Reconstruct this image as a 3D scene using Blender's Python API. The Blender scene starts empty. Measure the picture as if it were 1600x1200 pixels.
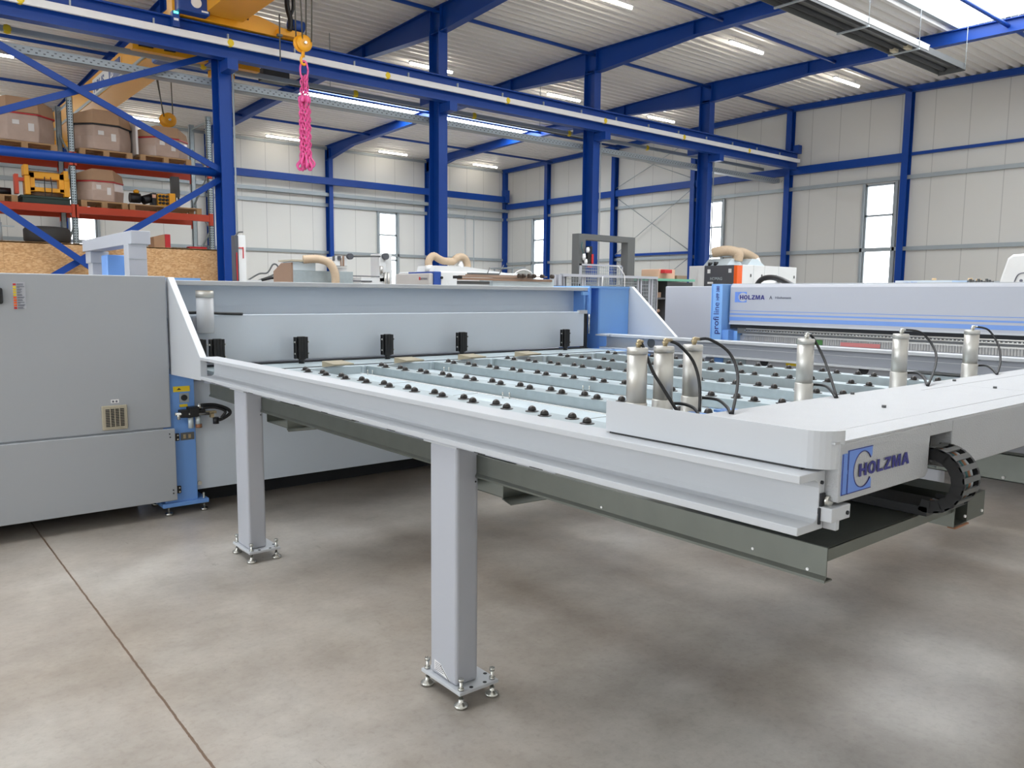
import bpy, bmesh, math, random
from mathutils import Vector, Matrix

random.seed(7)
SC = bpy.context.scene
COL = SC.collection

# ------------------------------------------------------------------ camera
YAW, PITCH, ROLL, FPX = 0.883614, 0.111589, 0.0089009, 1240.0
cy, sy, cp, sp = math.cos(YAW), math.sin(YAW), math.cos(PITCH), math.sin(PITCH)
fwd = Vector((cy * cp, sy * cp, -sp))
rgt = Vector((sy, -cy, 0))
upv = rgt.cross(fwd)
c_, s_ = math.cos(ROLL), math.sin(ROLL)
r2 = c_ * rgt + s_ * upv
u2 = -s_ * rgt + c_ * upv
cam_d = bpy.data.cameras.new('camera')
cam = bpy.data.objects.new('camera', cam_d)
COL.objects.link(cam)
M = Matrix(((r2.x, u2.x, -fwd.x, 0), (r2.y, u2.y, -fwd.y, 0), (r2.z, u2.z, -fwd.z, 1.35), (0, 0, 0, 1)))
cam.matrix_world = M
cam_d.sensor_fit = 'HORIZONTAL'
cam_d.sensor_width = 36.0
cam_d.lens = 36.0 * FPX / 1600.0
cam_d.clip_start = 0.05
cam_d.clip_end = 200
SC.camera = cam

# ------------------------------------------------------------------ world, exposure
w = bpy.data.worlds.new('world')
SC.world = w
w.use_nodes = True
bg = w.node_tree.nodes['Background']
bg.inputs[0].default_value = (0.75, 0.87, 1.0, 1)
bg.inputs[1].default_value = 1.0
SC.view_settings.view_transform = 'Standard'
SC.view_settings.look = 'None'
SC.view_settings.gamma = 1.0
SC.view_settings.use_curve_mapping = False
SC.view_settings.exposure = -0.06
SC.cycles.use_denoising = True
SC.cycles.max_bounces = 7
SC.cycles.diffuse_bounces = 5
SC.cycles.glossy_bounces = 3
SC.cycles.transmission_bounces = 2
SC.cycles.sample_clamp_indirect = 6.0
SC.cycles.caustics_reflective = False
SC.cycles.caustics_refractive = False

SKY_E = 6.9     # daylight behind roof lights
WIN_E = 5.0      # daylight behind the windows
GATE_E = 8.0     # daylight through the tall gate glazing behind the camera
TUBE_E = 30.0


# ------------------------------------------------------------------ materials
def s2l(c):
    return tuple(((v / 255) / 12.92 if v / 255 <= 0.04045 else ((v / 255 + 0.055) / 1.055) ** 2.4) for v in c)


def mat(name, col, rough=0.5, metal=0.0, var=0.06, scale=3.0, bump=0.0, bscale=60.0, spec=0.5, stretch=None):
    m = bpy.data.materials.new(name)
    m.use_nodes = True
    nt = m.node_tree
    b = nt.nodes['Principled BSDF']
    b.inputs['Roughness'].default_value = rough
    b.inputs['Metallic'].default_value = metal
    b.inputs['Specular IOR Level'].default_value = spec
    co = s2l(col)
    geo = nt.nodes.new('ShaderNodeNewGeometry')
    vec = geo.outputs['Position']
    if stretch:
        mp = nt.nodes.new('ShaderNodeMapping')
        mp.inputs['Scale'].default_value = stretch
        nt.links.new(vec, mp.inputs['Vector'])
        vec = mp.outputs['Vector']
    nz = nt.nodes.new('ShaderNodeTexNoise')
    nz.inputs['Scale'].default_value = scale
    nz.inputs['Detail'].default_value = 4
    nt.links.new(vec, nz.inputs['Vector'])
    mx = nt.nodes.new('ShaderNodeMix')
    mx.data_type = 'RGBA'
    mx.inputs[6].default_value = tuple(max(0, v * (1 - var)) for v in co) + (1,)
    mx.inputs[7].default_value = tuple(min(1, v * (1 + var)) for v in co) + (1,)
    nt.links.new(nz.outputs['Fac'], mx.inputs[0])
    nt.links.new(mx.outputs[2], b.inputs['Base Color'])
    if bump > 0:
        n2 = nt.nodes.new('ShaderNodeTexNoise')
        n2.inputs['Scale'].default_value = bscale
        n2.inputs['Detail'].default_value = 2
        nt.links.new(geo.outputs['Position'], n2.inputs['Vector'])
        bp = nt.nodes.new('ShaderNodeBump')
        bp.inputs['Strength'].default_value = bump
        bp.inputs['Distance'].default_value = 0.004
        nt.links.new(n2.outputs['Fac'], bp.inputs['Height'])
        nt.links.new(bp.outputs['Normal'], b.inputs['Normal'])
    return m


def emit(name, col, strength):
    m = bpy.data.materials.new(name)
    m.use_nodes = True
    nt = m.node_tree
    nt.nodes.remove(nt.nodes['Principled BSDF'])
    e = nt.nodes.new('ShaderNodeEmission')
    e.inputs[0].default_value = tuple(col) + (1,)
    e.inputs[1].default_value = strength
    nt.links.new(e.outputs[0], nt.nodes['Material Output'].inputs[0])
    return m


def line_mask(nt, axis_out, period, width, offset=0.0):
    """1 on thin lines repeating along one coordinate"""
    a = nt.nodes.new('ShaderNodeMath'); a.operation = 'ADD'; a.inputs[1].default_value = offset + 1000 * period
    nt.links.new(axis_out, a.inputs[0])
    mo = nt.nodes.new('ShaderNodeMath'); mo.operation = 'MODULO'; mo.inputs[1].default_value = period
    nt.links.new(a.outputs[0], mo.inputs[0])
    lt = nt.nodes.new('ShaderNodeMath'); lt.operation = 'LESS_THAN'; lt.inputs[1].default_value = width
    nt.links.new(mo.outputs[0], lt.inputs[0])
    return lt.outputs[0]


def panel_mat(name, col, axis):
    m = mat(name, col, rough=0.55, var=0.03, scale=0.6)
    nt = m.node_tree
    b = nt.nodes['Principled BSDF']
    src = b.inputs['Base Color'].links[0].from_socket
    geo = [n for n in nt.nodes if n.type == 'NEW_GEOMETRY'][0]
    sep = nt.nodes.new('ShaderNodeSeparateXYZ')
    nt.links.new(geo.outputs['Position'], sep.inputs[0])
    msk = line_mask(nt, sep.outputs[axis], 1.0, 0.022)
    mx = nt.nodes.new('ShaderNodeMix'); mx.data_type = 'RGBA'
    co = s2l(col)
    mx.inputs[7].default_value = tuple(v * 0.72 for v in co) + (1,)
    nt.links.new(msk, mx.inputs[0])
    nt.links.new(src, mx.inputs[6])
    nt.links.new(mx.outputs[2], b.inputs['Base Color'])
    return m


def floor_mat():
    m = bpy.data.materials.new('polished_concrete')
    m.use_nodes = True
    nt = m.node_tree
    b = nt.nodes['Principled BSDF']
    geo = nt.nodes.new('ShaderNodeNewGeometry')
    P = geo.outputs['Position']

    def noise(scale, detail, rough=0.6, st=None):
        v = P
        if st:
            mp = nt.nodes.new('ShaderNodeMapping')
            mp.inputs['Scale'].default_value = st
            nt.links.new(P, mp.inputs['Vector'])
            v = mp.outputs['Vector']
        n = nt.nodes.new('ShaderNodeTexNoise')
        n.inputs['Scale'].default_value = scale
        n.inputs['Detail'].default_value = detail
        n.inputs['Roughness'].default_value = rough
        nt.links.new(v, n.inputs['Vector'])
        return n.outputs['Fac']

    def ramp(f, a, bb, ca, cb):
        r = nt.nodes.new('ShaderNodeValToRGB')
        r.color_ramp.elements[0].position = a
        r.color_ramp.elements[1].position = bb
        r.color_ramp.elements[0].color = tuple(ca) + (1,)
        r.color_ramp.elements[1].color = tuple(cb) + (1,)
        nt.links.new(f, r.inputs[0])
        return r.outputs[0]

    def mul(a, bb, fac=1.0):
        x = nt.nodes.new('ShaderNodeMix'); x.data_type = 'RGBA'; x.blend_type = 'MULTIPLY'
        x.inputs[0].default_value = fac
        nt.links.new(a, x.inputs[6]); nt.links.new(bb, x.inputs[7])
        return x.outputs[2]
    base = ramp(noise(1.1, 5), 0.33, 0.68, s2l((162, 154, 145)), s2l((182, 178, 172)))
    c = mul(base, ramp(noise(3.2, 8, 0.7), 0.35, 0.65, (0.78, 0.76, 0.74), (1.05, 1.04, 1.03)))
    c = mul(c, ramp(noise(0.5, 3, 0.5, (0.5, 1.4, 1)), 0.38, 0.6, (0.86, 0.82, 0.77), (1, 1, 1)))
    c = mul(c, ramp(noise(40, 3, 0.7), 0.28, 0.5, (0.88, 0.87, 0.86), (1, 1, 1)))
    # short trowel scratches and dark specks
    c = mul(c, ramp(noise(9, 6, 0.75, (1, 0.18, 1)), 0.66, 0.71, (1, 1, 1), (0.74, 0.72, 0.7)))
    c = mul(c, ramp(noise(26, 2, 0.5), 0.77, 0.8, (1, 1, 1), (0.6, 0.58, 0.55)))
    sep = nt.nodes.new('ShaderNodeSeparateXYZ')
    nt.links.new(P, sep.inputs[0])
    wob = nt.nodes.new('ShaderNodeMath'); wob.operation = 'MULTIPLY_ADD'
    wob.inputs[1].default_value = 0.008
    nt.links.new(noise(22, 3), wob.inputs[0]); nt.links.new(sep.outputs[0], wob.inputs[2])
    msk = line_mask(nt, wob.outputs[0], 6.0, 0.008, -0.70)
    mx = nt.nodes.new('ShaderNodeMix'); mx.data_type = 'RGBA'
    mx.inputs[7].default_value = s2l((104, 84, 68)) + (1,)
    nt.links.new(msk, mx.inputs[0]); nt.links.new(c, mx.inputs[6])
    nt.links.new(mx.outputs[2], b.inputs['Base Color'])
    rr = nt.nodes.new('ShaderNodeMapRange')
    rr.inputs[3].default_value = 0.22; rr.inputs[4].default_value = 0.42
    nt.links.new(noise(1.7, 5), rr.inputs[0])
    nt.links.new(rr.outputs[0], b.inputs['Roughness'])
    bp = nt.nodes.new('ShaderNodeBump'); bp.inputs['Strength'].default_value = 0.12; bp.inputs['Distance'].default_value = 0.003
    nt.links.new(noise(30, 4), bp.inputs['Height'])
    nt.links.new(bp.outputs['Normal'], b.inputs['Normal'])
    return m


def osb_mat():
    m = mat('osb_board', (196, 150, 100), rough=0.75)
    nt = m.node_tree
    b = nt.nodes['Principled BSDF']
    geo = [n for n in nt.nodes if n.type == 'NEW_GEOMETRY'][0]
    vo = nt.nodes.new('ShaderNodeTexVoronoi'); vo.inputs['Scale'].default_value = 26.0
    mp = nt.nodes.new('ShaderNodeMapping'); mp.inputs['Scale'].default_value = (1, 1, 2.2)
    mp.inputs['Rotation'].default_value = (0.3, 0.5, 0.2)
    nt.links.new(geo.outputs['Position'], mp.inputs['Vector'])
    nt.links.new(mp.outputs['Vector'], vo.inputs['Vector'])
    r = nt.nodes.new('ShaderNodeValToRGB')
    r.color_ramp.elements[0].color = s2l((192, 146, 98)) + (1,)
    r.color_ramp.elements[1].color = s2l((224, 186, 138)) + (1,)
    e = r.color_ramp.elements.new(0.5); e.color = s2l((210, 164, 114)) + (1,)
    sep = nt.nodes.new('ShaderNodeSeparateColor')
    nt.links.new(vo.outputs['Color'], sep.inputs[0])
    nt.links.new(sep.outputs[0], r.inputs[0])
    nt.links.new(r.outputs[0], b.inputs['Base Color'])
    return m


PAINT = mat('light_grey_paint', (176, 179, 187), rough=0.42, var=0.02, scale=1.2)
PAINTW = mat('white_grey_paint', (190, 193, 197), rough=0.38, var=0.02, scale=2.0)
STRUCT = mat('textured_grey_paint', (178, 180, 183), rough=0.40, var=0.04, scale=14, bump=0.5, bscale=260)
CABP = mat('shaded_cabinet_paint', (166, 170, 175), rough=0.45, var=0.03, scale=0.9)  # the machine paint again, with the cabinet's shade put into the colour
SHEET = mat('pale_blue_sheet', (212, 221, 231), rough=0.35, var=0.02, scale=0.8)
BLUE = mat('machine_blue', (112, 160, 228), rough=0.4, var=0.03)
SKYB = mat('pale_machine_blue', (130, 178, 235), rough=0.4, var=0.03)
HALLB = mat('hall_steel_blue', (10, 64, 148), spec=0.35, rough=0.42, var=0.06, scale=1.2)
GALV = mat('galvanised_steel', (172, 184, 188), rough=0.42, metal=0.55, var=0.12, scale=24)
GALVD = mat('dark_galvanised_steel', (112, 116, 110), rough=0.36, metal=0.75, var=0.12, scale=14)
GALVL = mat('bright_galvanised_sheet', (200, 212, 218), rough=0.38, metal=0.35, var=0.06, scale=10)
RAILG = mat('galvanised_wall_rail', (168, 176, 180), rough=0.5, metal=0.3, var=0.05)
ALU = mat('brushed_aluminium', (208, 206, 200), rough=0.42, metal=0.7, var=0.02, scale=50, stretch=(1, 1, 0.05))
ZINC = mat('zinc_plated_bolt', (206, 206, 200), rough=0.25, metal=0.9)
BLACK = mat('black_plastic', (22, 22, 24), rough=0.45)
RUBBER = mat('black_rubber', (28, 28, 30), rough=0.6)
DARK = mat('dark_parts_and_shade', (34, 36, 40), rough=0.7)  # own colour of dark parts; also paints the shade in gaps and holes
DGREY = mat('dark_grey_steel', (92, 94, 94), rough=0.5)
BROWNROL = mat('dark_roller_plastic', (44, 40, 38), rough=0.3)
YELLOW = mat('label_yellow', (235, 205, 40), rough=0.5)
AMBER = mat('crane_amber', (240, 168, 32), rough=0.42, var=0.05)
CRBLUE = mat('crane_motor_blue', (24, 66, 140), rough=0.4)
BRASS = mat('brass', (178, 162, 130), rough=0.3, metal=0.8)
ORBEAM = mat('rack_orange', (206, 72, 40), rough=0.45)
NAVY = mat('print_navy', (44, 44, 120), rough=0.5)
LOGOB = mat('logo_blue', (104, 140, 214), rough=0.5)
STRIPE = mat('stripe_blue', (116, 152, 214), rough=0.45)
GREYTXT = mat('print_grey', (96, 98, 112), rough=0.5)
WHITE = mat('plain_white', (236, 236, 236), rough=0.5)
BEIGE = mat('beige_plastic', (176, 168, 148), rough=0.6)
BROWN = mat('brown_panel', (146, 118, 98), rough=0.6)
PALE = mat('pale_machine_white', (222, 224, 224), rough=0.45)
PVC = mat('roof_sheet', (232, 229, 224), rough=0.45, var=0.03)
CARD = mat('cardboard', (176, 140, 108), rough=0.8, var=0.08, scale=6)
CARDL = mat('light_cardboard', (205, 175, 135), rough=0.8, var=0.05)
FILM = mat('film_wrapped_cardboard', (186, 162, 146), rough=0.22, var=0.16, scale=5)
FILMW = mat('white_film', (222, 216, 210), rough=0.2, var=0.08, scale=4)
PALLET = mat('pallet_wood', (178, 142, 100), rough=0.8, var=0.15, scale=8)
TYRE = mat('tyre_rubber', (52, 50, 48), rough=0.7)
RED = mat('red_paint', (190, 34, 40), rough=0.45)
PINK = mat('pink_chain_coating', (232, 92, 158), rough=0.35, var=0.08, scale=30)
HOSE = mat('beige_flex_hose', (190, 168, 142), rough=0.6, var=0.12, scale=30)
GREEN = mat('green_paint', (110, 176, 150), rough=0.5)
DKGREEN = mat('dark_green_crate', (44, 62, 54), rough=0.6)
ORANGE = mat('bright_orange', (240, 98, 20), rough=0.4)
CHARC = mat('charcoal_panel', (78, 80, 86), rough=0.45)
PINKB = mat('pink_carton', (222, 176, 152), rough=0.7)
PURPLE = mat('indigo_paint', (70, 66, 160), rough=0.5)
BLUEBAND = mat('blue_band', (38, 74, 152), rough=0.45)
CERAMIC = mat('pale_ceramic', (196, 186, 160), rough=0.6)
WIREBLK = mat('wire_rope', (90, 88, 80), rough=0.5, metal=0.5)
TEAL = mat('teal_cable', (40, 96, 100), rough=0.5)
RUST = mat('rusty_primer', (150, 104, 76), rough=0.7)
LEAFG = mat('green_box', (70, 120, 60), rough=0.6)
CURT = mat('silver_strip', (178, 176, 172), rough=0.3, metal=0.4, var=0.25, scale=70, stretch=(1, 1, 0.1))
WALLX = panel_mat('wall_panel_y', (214, 213, 208), 1)
WALLY = panel_mat('wall_panel_x', (228, 227, 222), 0)
FLOORM = floor_mat()
OSB = osb_mat()
E_SKY = emit('roof_light_daylight', (0.93, 0.97, 1.0), SKY_E)
E_SKYF = emit('far_roof_light_daylight', (0.90, 0.96, 1.0), 19.0)
E_WIN = emit('window_daylight', (0.93, 0.97, 1.0), WIN_E)
E_GATE = emit('gate_daylight', (0.90, 0.95, 1.0), GATE_E)
E_TUBE = emit('fluorescent_tube', (1.0, 0.93, 0.8), TUBE_E)
E_LED = emit('green_led', (0.1, 1.0, 0.6), 4.0)


# ------------------------------------------------------------------ mesh builder
class MB:
    def __init__(s):
        s.v, s.f, s.sm = [], [], []

    def face_block(s, vs, fs, smooth=False):
        o = len(s.v)
        s.v += [tuple(p) for p in vs]
        for f in fs:
            s.f.append([o + i for i in f])
            s.sm.append(smooth)
        return s

    def box(s, x0, x1, y0, y1, z0, z1):
        x0, x1 = min(x0, x1), max(x0, x1)
        y0, y1 = min(y0, y1), max(y0, y1)
        z0, z1 = min(z0, z1), max(z0, z1)
        vs = [(x0, y0, z0), (x1, y0, z0), (x1, y1, z0), (x0, y1, z0), (x0, y0, z1), (x1, y0, z1), (x1, y1, z1), (x0, y1, z1)]
        return s.face_block(vs, [(0, 3, 2, 1), (4, 5, 6, 7), (0, 1, 5, 4), (1, 2, 6, 5), (2, 3, 7, 6), (3, 0, 4, 7)])

    def prism(s, poly, axis, a, b):
        """extrude a 2D polygon: axis 'x' -> poly is (y,z); 'y' -> (x,z); 'z' -> (x,y)"""
        def P(p, t):
            return {'x': (t, p[0], p[1]), 'y': (p[0], t, p[1]), 'z': (p[0], p[1], t)}[axis]
        n = len(poly)
        ar = sum(poly[i][0] * poly[(i + 1) % n][1] - poly[(i + 1) % n][0] * poly[i][1] for i in range(n))
        if (ar < 0) != (axis == 'y'):
            poly = poly[::-1]
        a, b = min(a, b), max(a, b)
        vs = [P(p, a) for p in poly] + [P(p, b) for p in poly]
        fs = [list(range(n))[::-1], list(range(n, 2 * n))] + [(i, (i + 1) % n, n + (i + 1) % n, n + i) for i in range(n)]
        return s.face_block(vs, fs)

    def cyl(s, p0, p1, r, n=16, r1=None, caps=True):
        p0, p1 = Vector(p0), Vector(p1)
        d = (p1 - p0).normalized()
        a = d.orthogonal().normalized()
        b = d.cross(a)
        r1 = r if r1 is None else r1
        vs = []
        for p, q in ((p0, r), (p1, r1)):
            for i in range(n):
                t = 2 * math.pi * i / n
                vs.append(p + q * (math.cos(t) * a + math.sin(t) * b))
        s.face_block(vs, [(i, (i + 1) % n, n + (i + 1) % n, n + i) for i in range(n)], True)
        if caps:
            s.face_block(vs, [list(range(n))[::-1], list(range(n, 2 * n))])
        return s

    def lathe(s, c, prof, n=20, axis='z'):
        """prof: list of (r, h) from bottom to top round an axis through c"""
        vs = []
        for r, h in prof:
            for i in range(n):
                t = 2 * math.pi * i / n
                q = {'z': (r * math.cos(t), r * math.sin(t), h), 'y': (r * math.sin(t), h, r * math.cos(t)),
                     'x': (h, r * math.cos(t), r * math.sin(t))}[axis]
                vs.append((c[0] + q[0], c[1] + q[1], c[2] + q[2]))
        fs = []
        for k in range(len(prof) - 1):
            for i in range(n):
                fs.append((k * n + i, k * n + (i + 1) % n, (k + 1) * n + (i + 1) % n, (k + 1) * n + i))
        s.face_block(vs, fs, True)
        m = (len(prof) - 1) * n
        s.face_block(vs, [list(range(n))[::-1], list(range(m, m + n))])
        return s

    def tube(s, pts, r, n=8, sub=6, ribs=0.0):
        P = [Vector(p) for p in pts]
        if len(P) > 2 and sub > 1:
            Q = [P[0]] + P + [P[-1]]
            o = []
            for i in range(1, len(Q) - 2):
                for k in range(sub):
                    t = k / sub
                    a, b, c, d = Q[i - 1], Q[i], Q[i + 1], Q[i + 2]
                    o.append(0.5 * ((2 * b) + (c - a) * t + (2 * a - 5 * b + 4 * c - d) * t * t + (3 * b - a - 3 * c + d) * t ** 3))
            o.append(P[-1])
            P = o
        nrm = None
        vs = []
        for i, p in enumerate(P):
            d = (P[min(i + 1, len(P) - 1)] - P[max(i - 1, 0)]).normalized()
            if nrm is None:
                nrm = d.orthogonal().normalized()
            nrm = (nrm - d * nrm.dot(d)).normalized()
            b = d.cross(nrm)
            rr = r * (1 + (ribs if i % 2 else 0))
            for k in range(n):
                t = 2 * math.pi * k / n
                vs.append(p + rr * (math.cos(t) * nrm + math.sin(t) * b))
        L = len(P)
        fs = [(k * n + i, k * n + (i + 1) % n, (k + 1) * n + (i + 1) % n, (k + 1) * n + i) for k in range(L - 1) for i in range(n)]
        s.face_block(vs, fs, True)
        s.face_block(vs, [list(range(n))[::-1], list(range((L - 1) * n, L * n))])
        return s

    def bar(s, p0, p1, wd, ht, side=None):
        """rectangular bar between two points"""
        p0, p1 = Vector(p0), Vector(p1)
        d = (p1 - p0).normalized()
        a = Vector(side) if side else d.cross(Vector((0, 0, 1)))
        a = (a - d * a.dot(d)).normalized()
        b = d.cross(a)
        vs = []
        for p in (p0, p1):
            for i, j in ((-1, -1), (1, -1), (1, 1), (-1, 1)):
                vs.append(p + a * i * wd / 2 + b * j * ht / 2)
        return s.face_block(vs, [(0, 3, 2, 1), (4, 5, 6, 7), (0, 1, 5, 4), (1, 2, 6, 5), (2, 3, 7, 6), (3, 0, 4, 7)])


ORG = {}


def build(name, mb, material, parent=None, bevel=0.0, loc=None, label=None, kind=None, fixn=True, seg=2):
    if parent is not None:
        o0 = ORG.get(parent.name, Vector((0, 0, 0)))
    else:
        xs = [p[0] for p in mb.v]; ys = [p[1] for p in mb.v]; zs = [p[2] for p in mb.v]
        o0 = Vector(((min(xs) + max(xs)) / 2, (min(ys) + max(ys)) / 2, min(zs)))
        if loc is not None:
            o0 = Vector(loc)
    me = bpy.data.meshes.new(name)
    me.from_pydata([Vector(p) - o0 for p in mb.v], [], mb.f)
    me.polygons.foreach_set('use_smooth', mb.sm)
    if fixn:
        bm = bmesh.new(); bm.from_mesh(me)
        bmesh.ops.remove_doubles(bm, verts=bm.verts, dist=1e-5)
        bmesh.ops.recalc_face_normals(bm, faces=bm.faces)
        bm.to_mesh(me); bm.free()
    me.materials.append(material)
    o = bpy.data.objects.new(name, me)
    COL.objects.link(o)
    if parent is not None:
        o.parent = parent
    else:
        o.location = o0
    ORG[o.name] = o0
    if bevel > 0:
        md = o.modifiers.new('bevel', 'BEVEL')
        md.width = bevel; md.segments = seg; md.limit_method = 'ANGLE'; md.angle_limit = math.radians(40)
        md.harden_normals = False
    if label: o['label'] = label
    if kind: o['kind'] = kind
    return o


def thing(name, label, cat, loc, group=None):
    o = bpy.data.objects.new(name, None)
    COL.objects.link(o)
    o.location = loc
    o.empty_display_size = 0.1
    ORG[o.name] = Vector(loc)
    o['label'] = label
    o['category'] = cat
    if group: o['group'] = group
    return o


def solo(name, mb, material, label, cat, group=None, bevel=0.0, seg=2, kind=None):
    o = build(name, mb, material, bevel=bevel, seg=seg)
    o['label'] = label
    o['category'] = cat
    if group: o['group'] = group
    if kind: o['kind'] = kind
    return o


def struct(name, mb, material, label, parent=None, bevel=0.0):
    o = build(name, mb, material, parent=parent, bevel=bevel)
    if parent is None:
        o['kind'] = 'structure'
        o['label'] = label
    return o


def copy_tree(o, loc=None, parent=None):
    c = o.copy()
    COL.objects.link(c)
    if parent is not None:
        c.parent = parent
    if loc is not None:
        c.location = loc
    for ch in list(o.children):
        copy_tree(ch, None, c)
    return c


def text(name, string, size, origin, xd, up, material, parent, bold=0.0, depth=0.001, sx=1.0, align='LEFT', label=None):
    cu = bpy.data.curves.new(name, 'FONT')
    cu.body = string
    cu.size = size
    cu.extrude = depth
    cu.offset = bold
    cu.align_x = align
    cu.resolution_u = 3
    tmp = bpy.data.objects.new('tmp', cu)
    COL.objects.link(tmp)
    bpy.context.view_layer.update()
    dg = bpy.context.evaluated_depsgraph_get()
    me = bpy.data.meshes.new_from_object(tmp.evaluated_get(dg))
    bpy.data.objects.remove(tmp)
    xd, up = Vector(xd).normalized(), Vector(up).normalized()
    nz = xd.cross(up)
    o0 = ORG.get(parent.name, Vector((0, 0, 0))) if parent else Vector((0, 0, 0))
    og = Vector(origin) - o0
    for v in me.vertices:
        v.co = og + xd * v.co.x * sx + up * v.co.y + nz * v.co.z
    me.materials.clear()
    me.materials.append(material)
    o = bpy.data.objects.new(name, me)
    COL.objects.link(o)
    if parent: o.parent = parent
    ORG[o.name] = o0
    if label: o['label'] = label
    return o


LET = {
    'H': [[(0, 0), (.24, 0), (.24, .40), (.56, .40), (.56, 0), (.8, 0), (.8, 1), (.56, 1), (.56, .60), (.24, .60), (.24, 1), (0, 1)]],
    'L': [[(0, 0), (.66, 0), (.66, .2), (.24, .2), (.24, 1), (0, 1)]],
    'Z': [[(0, 0), (.74, 0), (.74, .2), (.30, .2), (.73, .82), (.73, 1), (.03, 1), (.03, .8), (.43, .8), (0, .18)]],
    'M': [[(0, 0), (.22, 0), (.22, .68), (.40, .0), (.58, .0), (.76, .68), (.76, 0), (.98, 0), (.98, 1), (.68, 1), (.49, .34), (.30, 1), (0, 1)]],
    'A': [[(0, 0), (.24, 0), (.31, .22), (.55, .22), (.62, 0), (.88, 0), (.56, 1), (.31, 1)], [(.36, .40), (.50, .40), (.435, .70)]],
}
WID = {'H': .80, 'O': .84, 'L': .66, 'Z': .74, 'M': .98, 'A': .88}


def block_text(name, string, h, origin, xd, up, material, parent, sx=1.0, depth=.0006):
    """bold block capitals cut as solid polygons"""
    xd, up = Vector(xd).normalized(), Vector(up).normalized()
    nz = xd.cross(up)
    og = Vector(origin)
    mb = MB()

    def put(poly):
        n = len(poly)
        P = [og + xd * (p[0] * h * sx) + up * (p[1] * h) for p in poly]
        vs = [p for p in P] + [p + nz * depth for p in P]
        mb.face_block(vs, [list(range(n))[::-1], list(range(n, 2 * n))] + [(i, (i + 1) % n, n + (i + 1) % n, n + i) for i in range(n)])
    x = 0.0
    for ch in string:
        if ch == 'O':
            N = 24
            for k in range(N):
                a, b = 2 * math.pi * k / N, 2 * math.pi * (k + 1) / N
                put([(x + .42 + .42 * math.cos(a), .5 + .51 * math.sin(a)), (x + .42 + .42 * math.cos(b), .5 + .51 * math.sin(b)),
                     (x + .42 + .19 * math.cos(b), .5 + .31 * math.sin(b)), (x + .42 + .19 * math.cos(a), .5 + .31 * math.sin(a))])
        elif ch == 'A':
            L_ = [[(0, 0), (.24, 0), (.44, .68), (.44, 1), (.31, 1)], [(.64, 0), (.88, 0), (.57, 1), (.44, 1), (.44, .68)], [(.29, .20), (.59, .20), (.53, .40), (.35, .40)]]
            for q in L_:
                put([(x + p[0], p[1]) for p in q])
        else:
            put([(x + p[0], p[1]) for p in LET[ch][0]])
        x += WID[ch] + .13
    return build(name, mb, material, parent)


# ================================================================== THE HALL
XW, YW = 25.4, 31.6
XB, YB = -9.5, -1.2


def zr(y):
    return 7.87 - 0.0225 * abs(y - 15.8)


struct('floor', MB().box(XB - .2, XW + .2, YB - .2, YW + .2, -0.25, 0), FLOORM, 'worn grey-beige polished concrete hall floor with a joint line')


def wall_with_windows(name, axis, c0, c1, a0, a1, wins, m, label, zt=8.0):
    mb = MB()
    wins = sorted(wins)
    cur = a0

    def bx(u0, u1, z0, z1):
        if axis == 'y':
            mb.box(u0, u1, c0, c1, z0, z1)
        else:
            mb.box(c0, c1, u0, u1, z0, z1)
    for (u0, u1, z0, z1) in wins:
        bx(cur, u0, 0, zt)
        bx(u0, u1, 0, z0)
        bx(u0, u1, z1, zt)
        cur = u1
    bx(cur, a1, 0, zt)
    return struct(name, mb, m, label)


WL = [(5.84, 6.74, .75, 4.97), (18.15, 19.08, .75, 4.97)]
WR = [(-.6, 5.8, 2.6, 4.9), (12.05, 13.0, .75, 4.97), (18.5, 19.45, .75, 4.97), (28.44, 29.39, .75, 4.97)]  # first entry is an unseen window added to light the floor under the table
WB = [(1.6, 6.4, 0.3, 4.9), (10.0, 14.0, .3, 4.9), (19.0, 23.0, .3, 4.9)]
WN = [(-8.5, -5.5, 1.5, 5.2)]  # unseen window added to brighten faces turned towards the camera wall
wall_with_windows('wall_left', 'y', YW, YW + .18, XB, XW + .18, WL, WALLY, 'off-white sandwich panel wall on the left, along the far side of the hall')
wall_with_windows('wall_right', 'x', XW, XW + .18, YB, YW, WR, WALLX, 'off-white sandwich panel gable wall on the right')
wall_with_windows('wall_back', 'x', XB - .18, XB, YB, YW, WB, WALLX, 'off-white panel wall behind the left of the camera')
wall_with_windows('wall_near', 'y', YB - .18, YB, XB, XW + .18, WN, WALLY, 'off-white panel wall behind the camera')


def window(n, axis, c, a0, a1, z0, z1, mull, em, label, depth=.12, sgn=-1, fr=.06):
    """c: inner wall plane; the wall stretches away on the + side (sgn -1) or - side"""
    t = thing('window_%d' % n, label, 'window', (a0, c, z0) if axis == 'y' else (c, a0, z0))
    t['kind'] = 'structure'
    f, p = MB(), MB()
    q0, q1 = (c - .03, c + depth) if sgn < 0 else (c - depth, c + .03)

    def bx(mb, u0, u1, w0, w1, d0, d1):
        if axis == 'y': mb.box(u0, u1, d0, d1, w0, w1)
        else: mb.box(d0, d1, u0, u1, w0, w1)
    bx(f, a0, a0 + fr, z0, z1, q0, q1); bx(f, a1 - fr, a1, z0, z1, q0, q1)
    bx(f, a0, a1, z0, z0 + fr, q0, q1); bx(f, a0, a1, z1 - fr, z1, q0, q1)
    for m_ in mull:
        bx(f, a0, a1, m_ - .03, m_ + .03, q0, q1)
    g0, g1 = (c + depth * .6, c + depth * .7) if sgn < 0 else (c - depth * .7, c - depth * .6)
    bx(p, a0 + .01, a1 - .01, z0 + .01, z1 - .01, g0, g1)
    build('window_frame', f, RAILG, t)
    build('window_pane', p, em, t)
    return t


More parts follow.
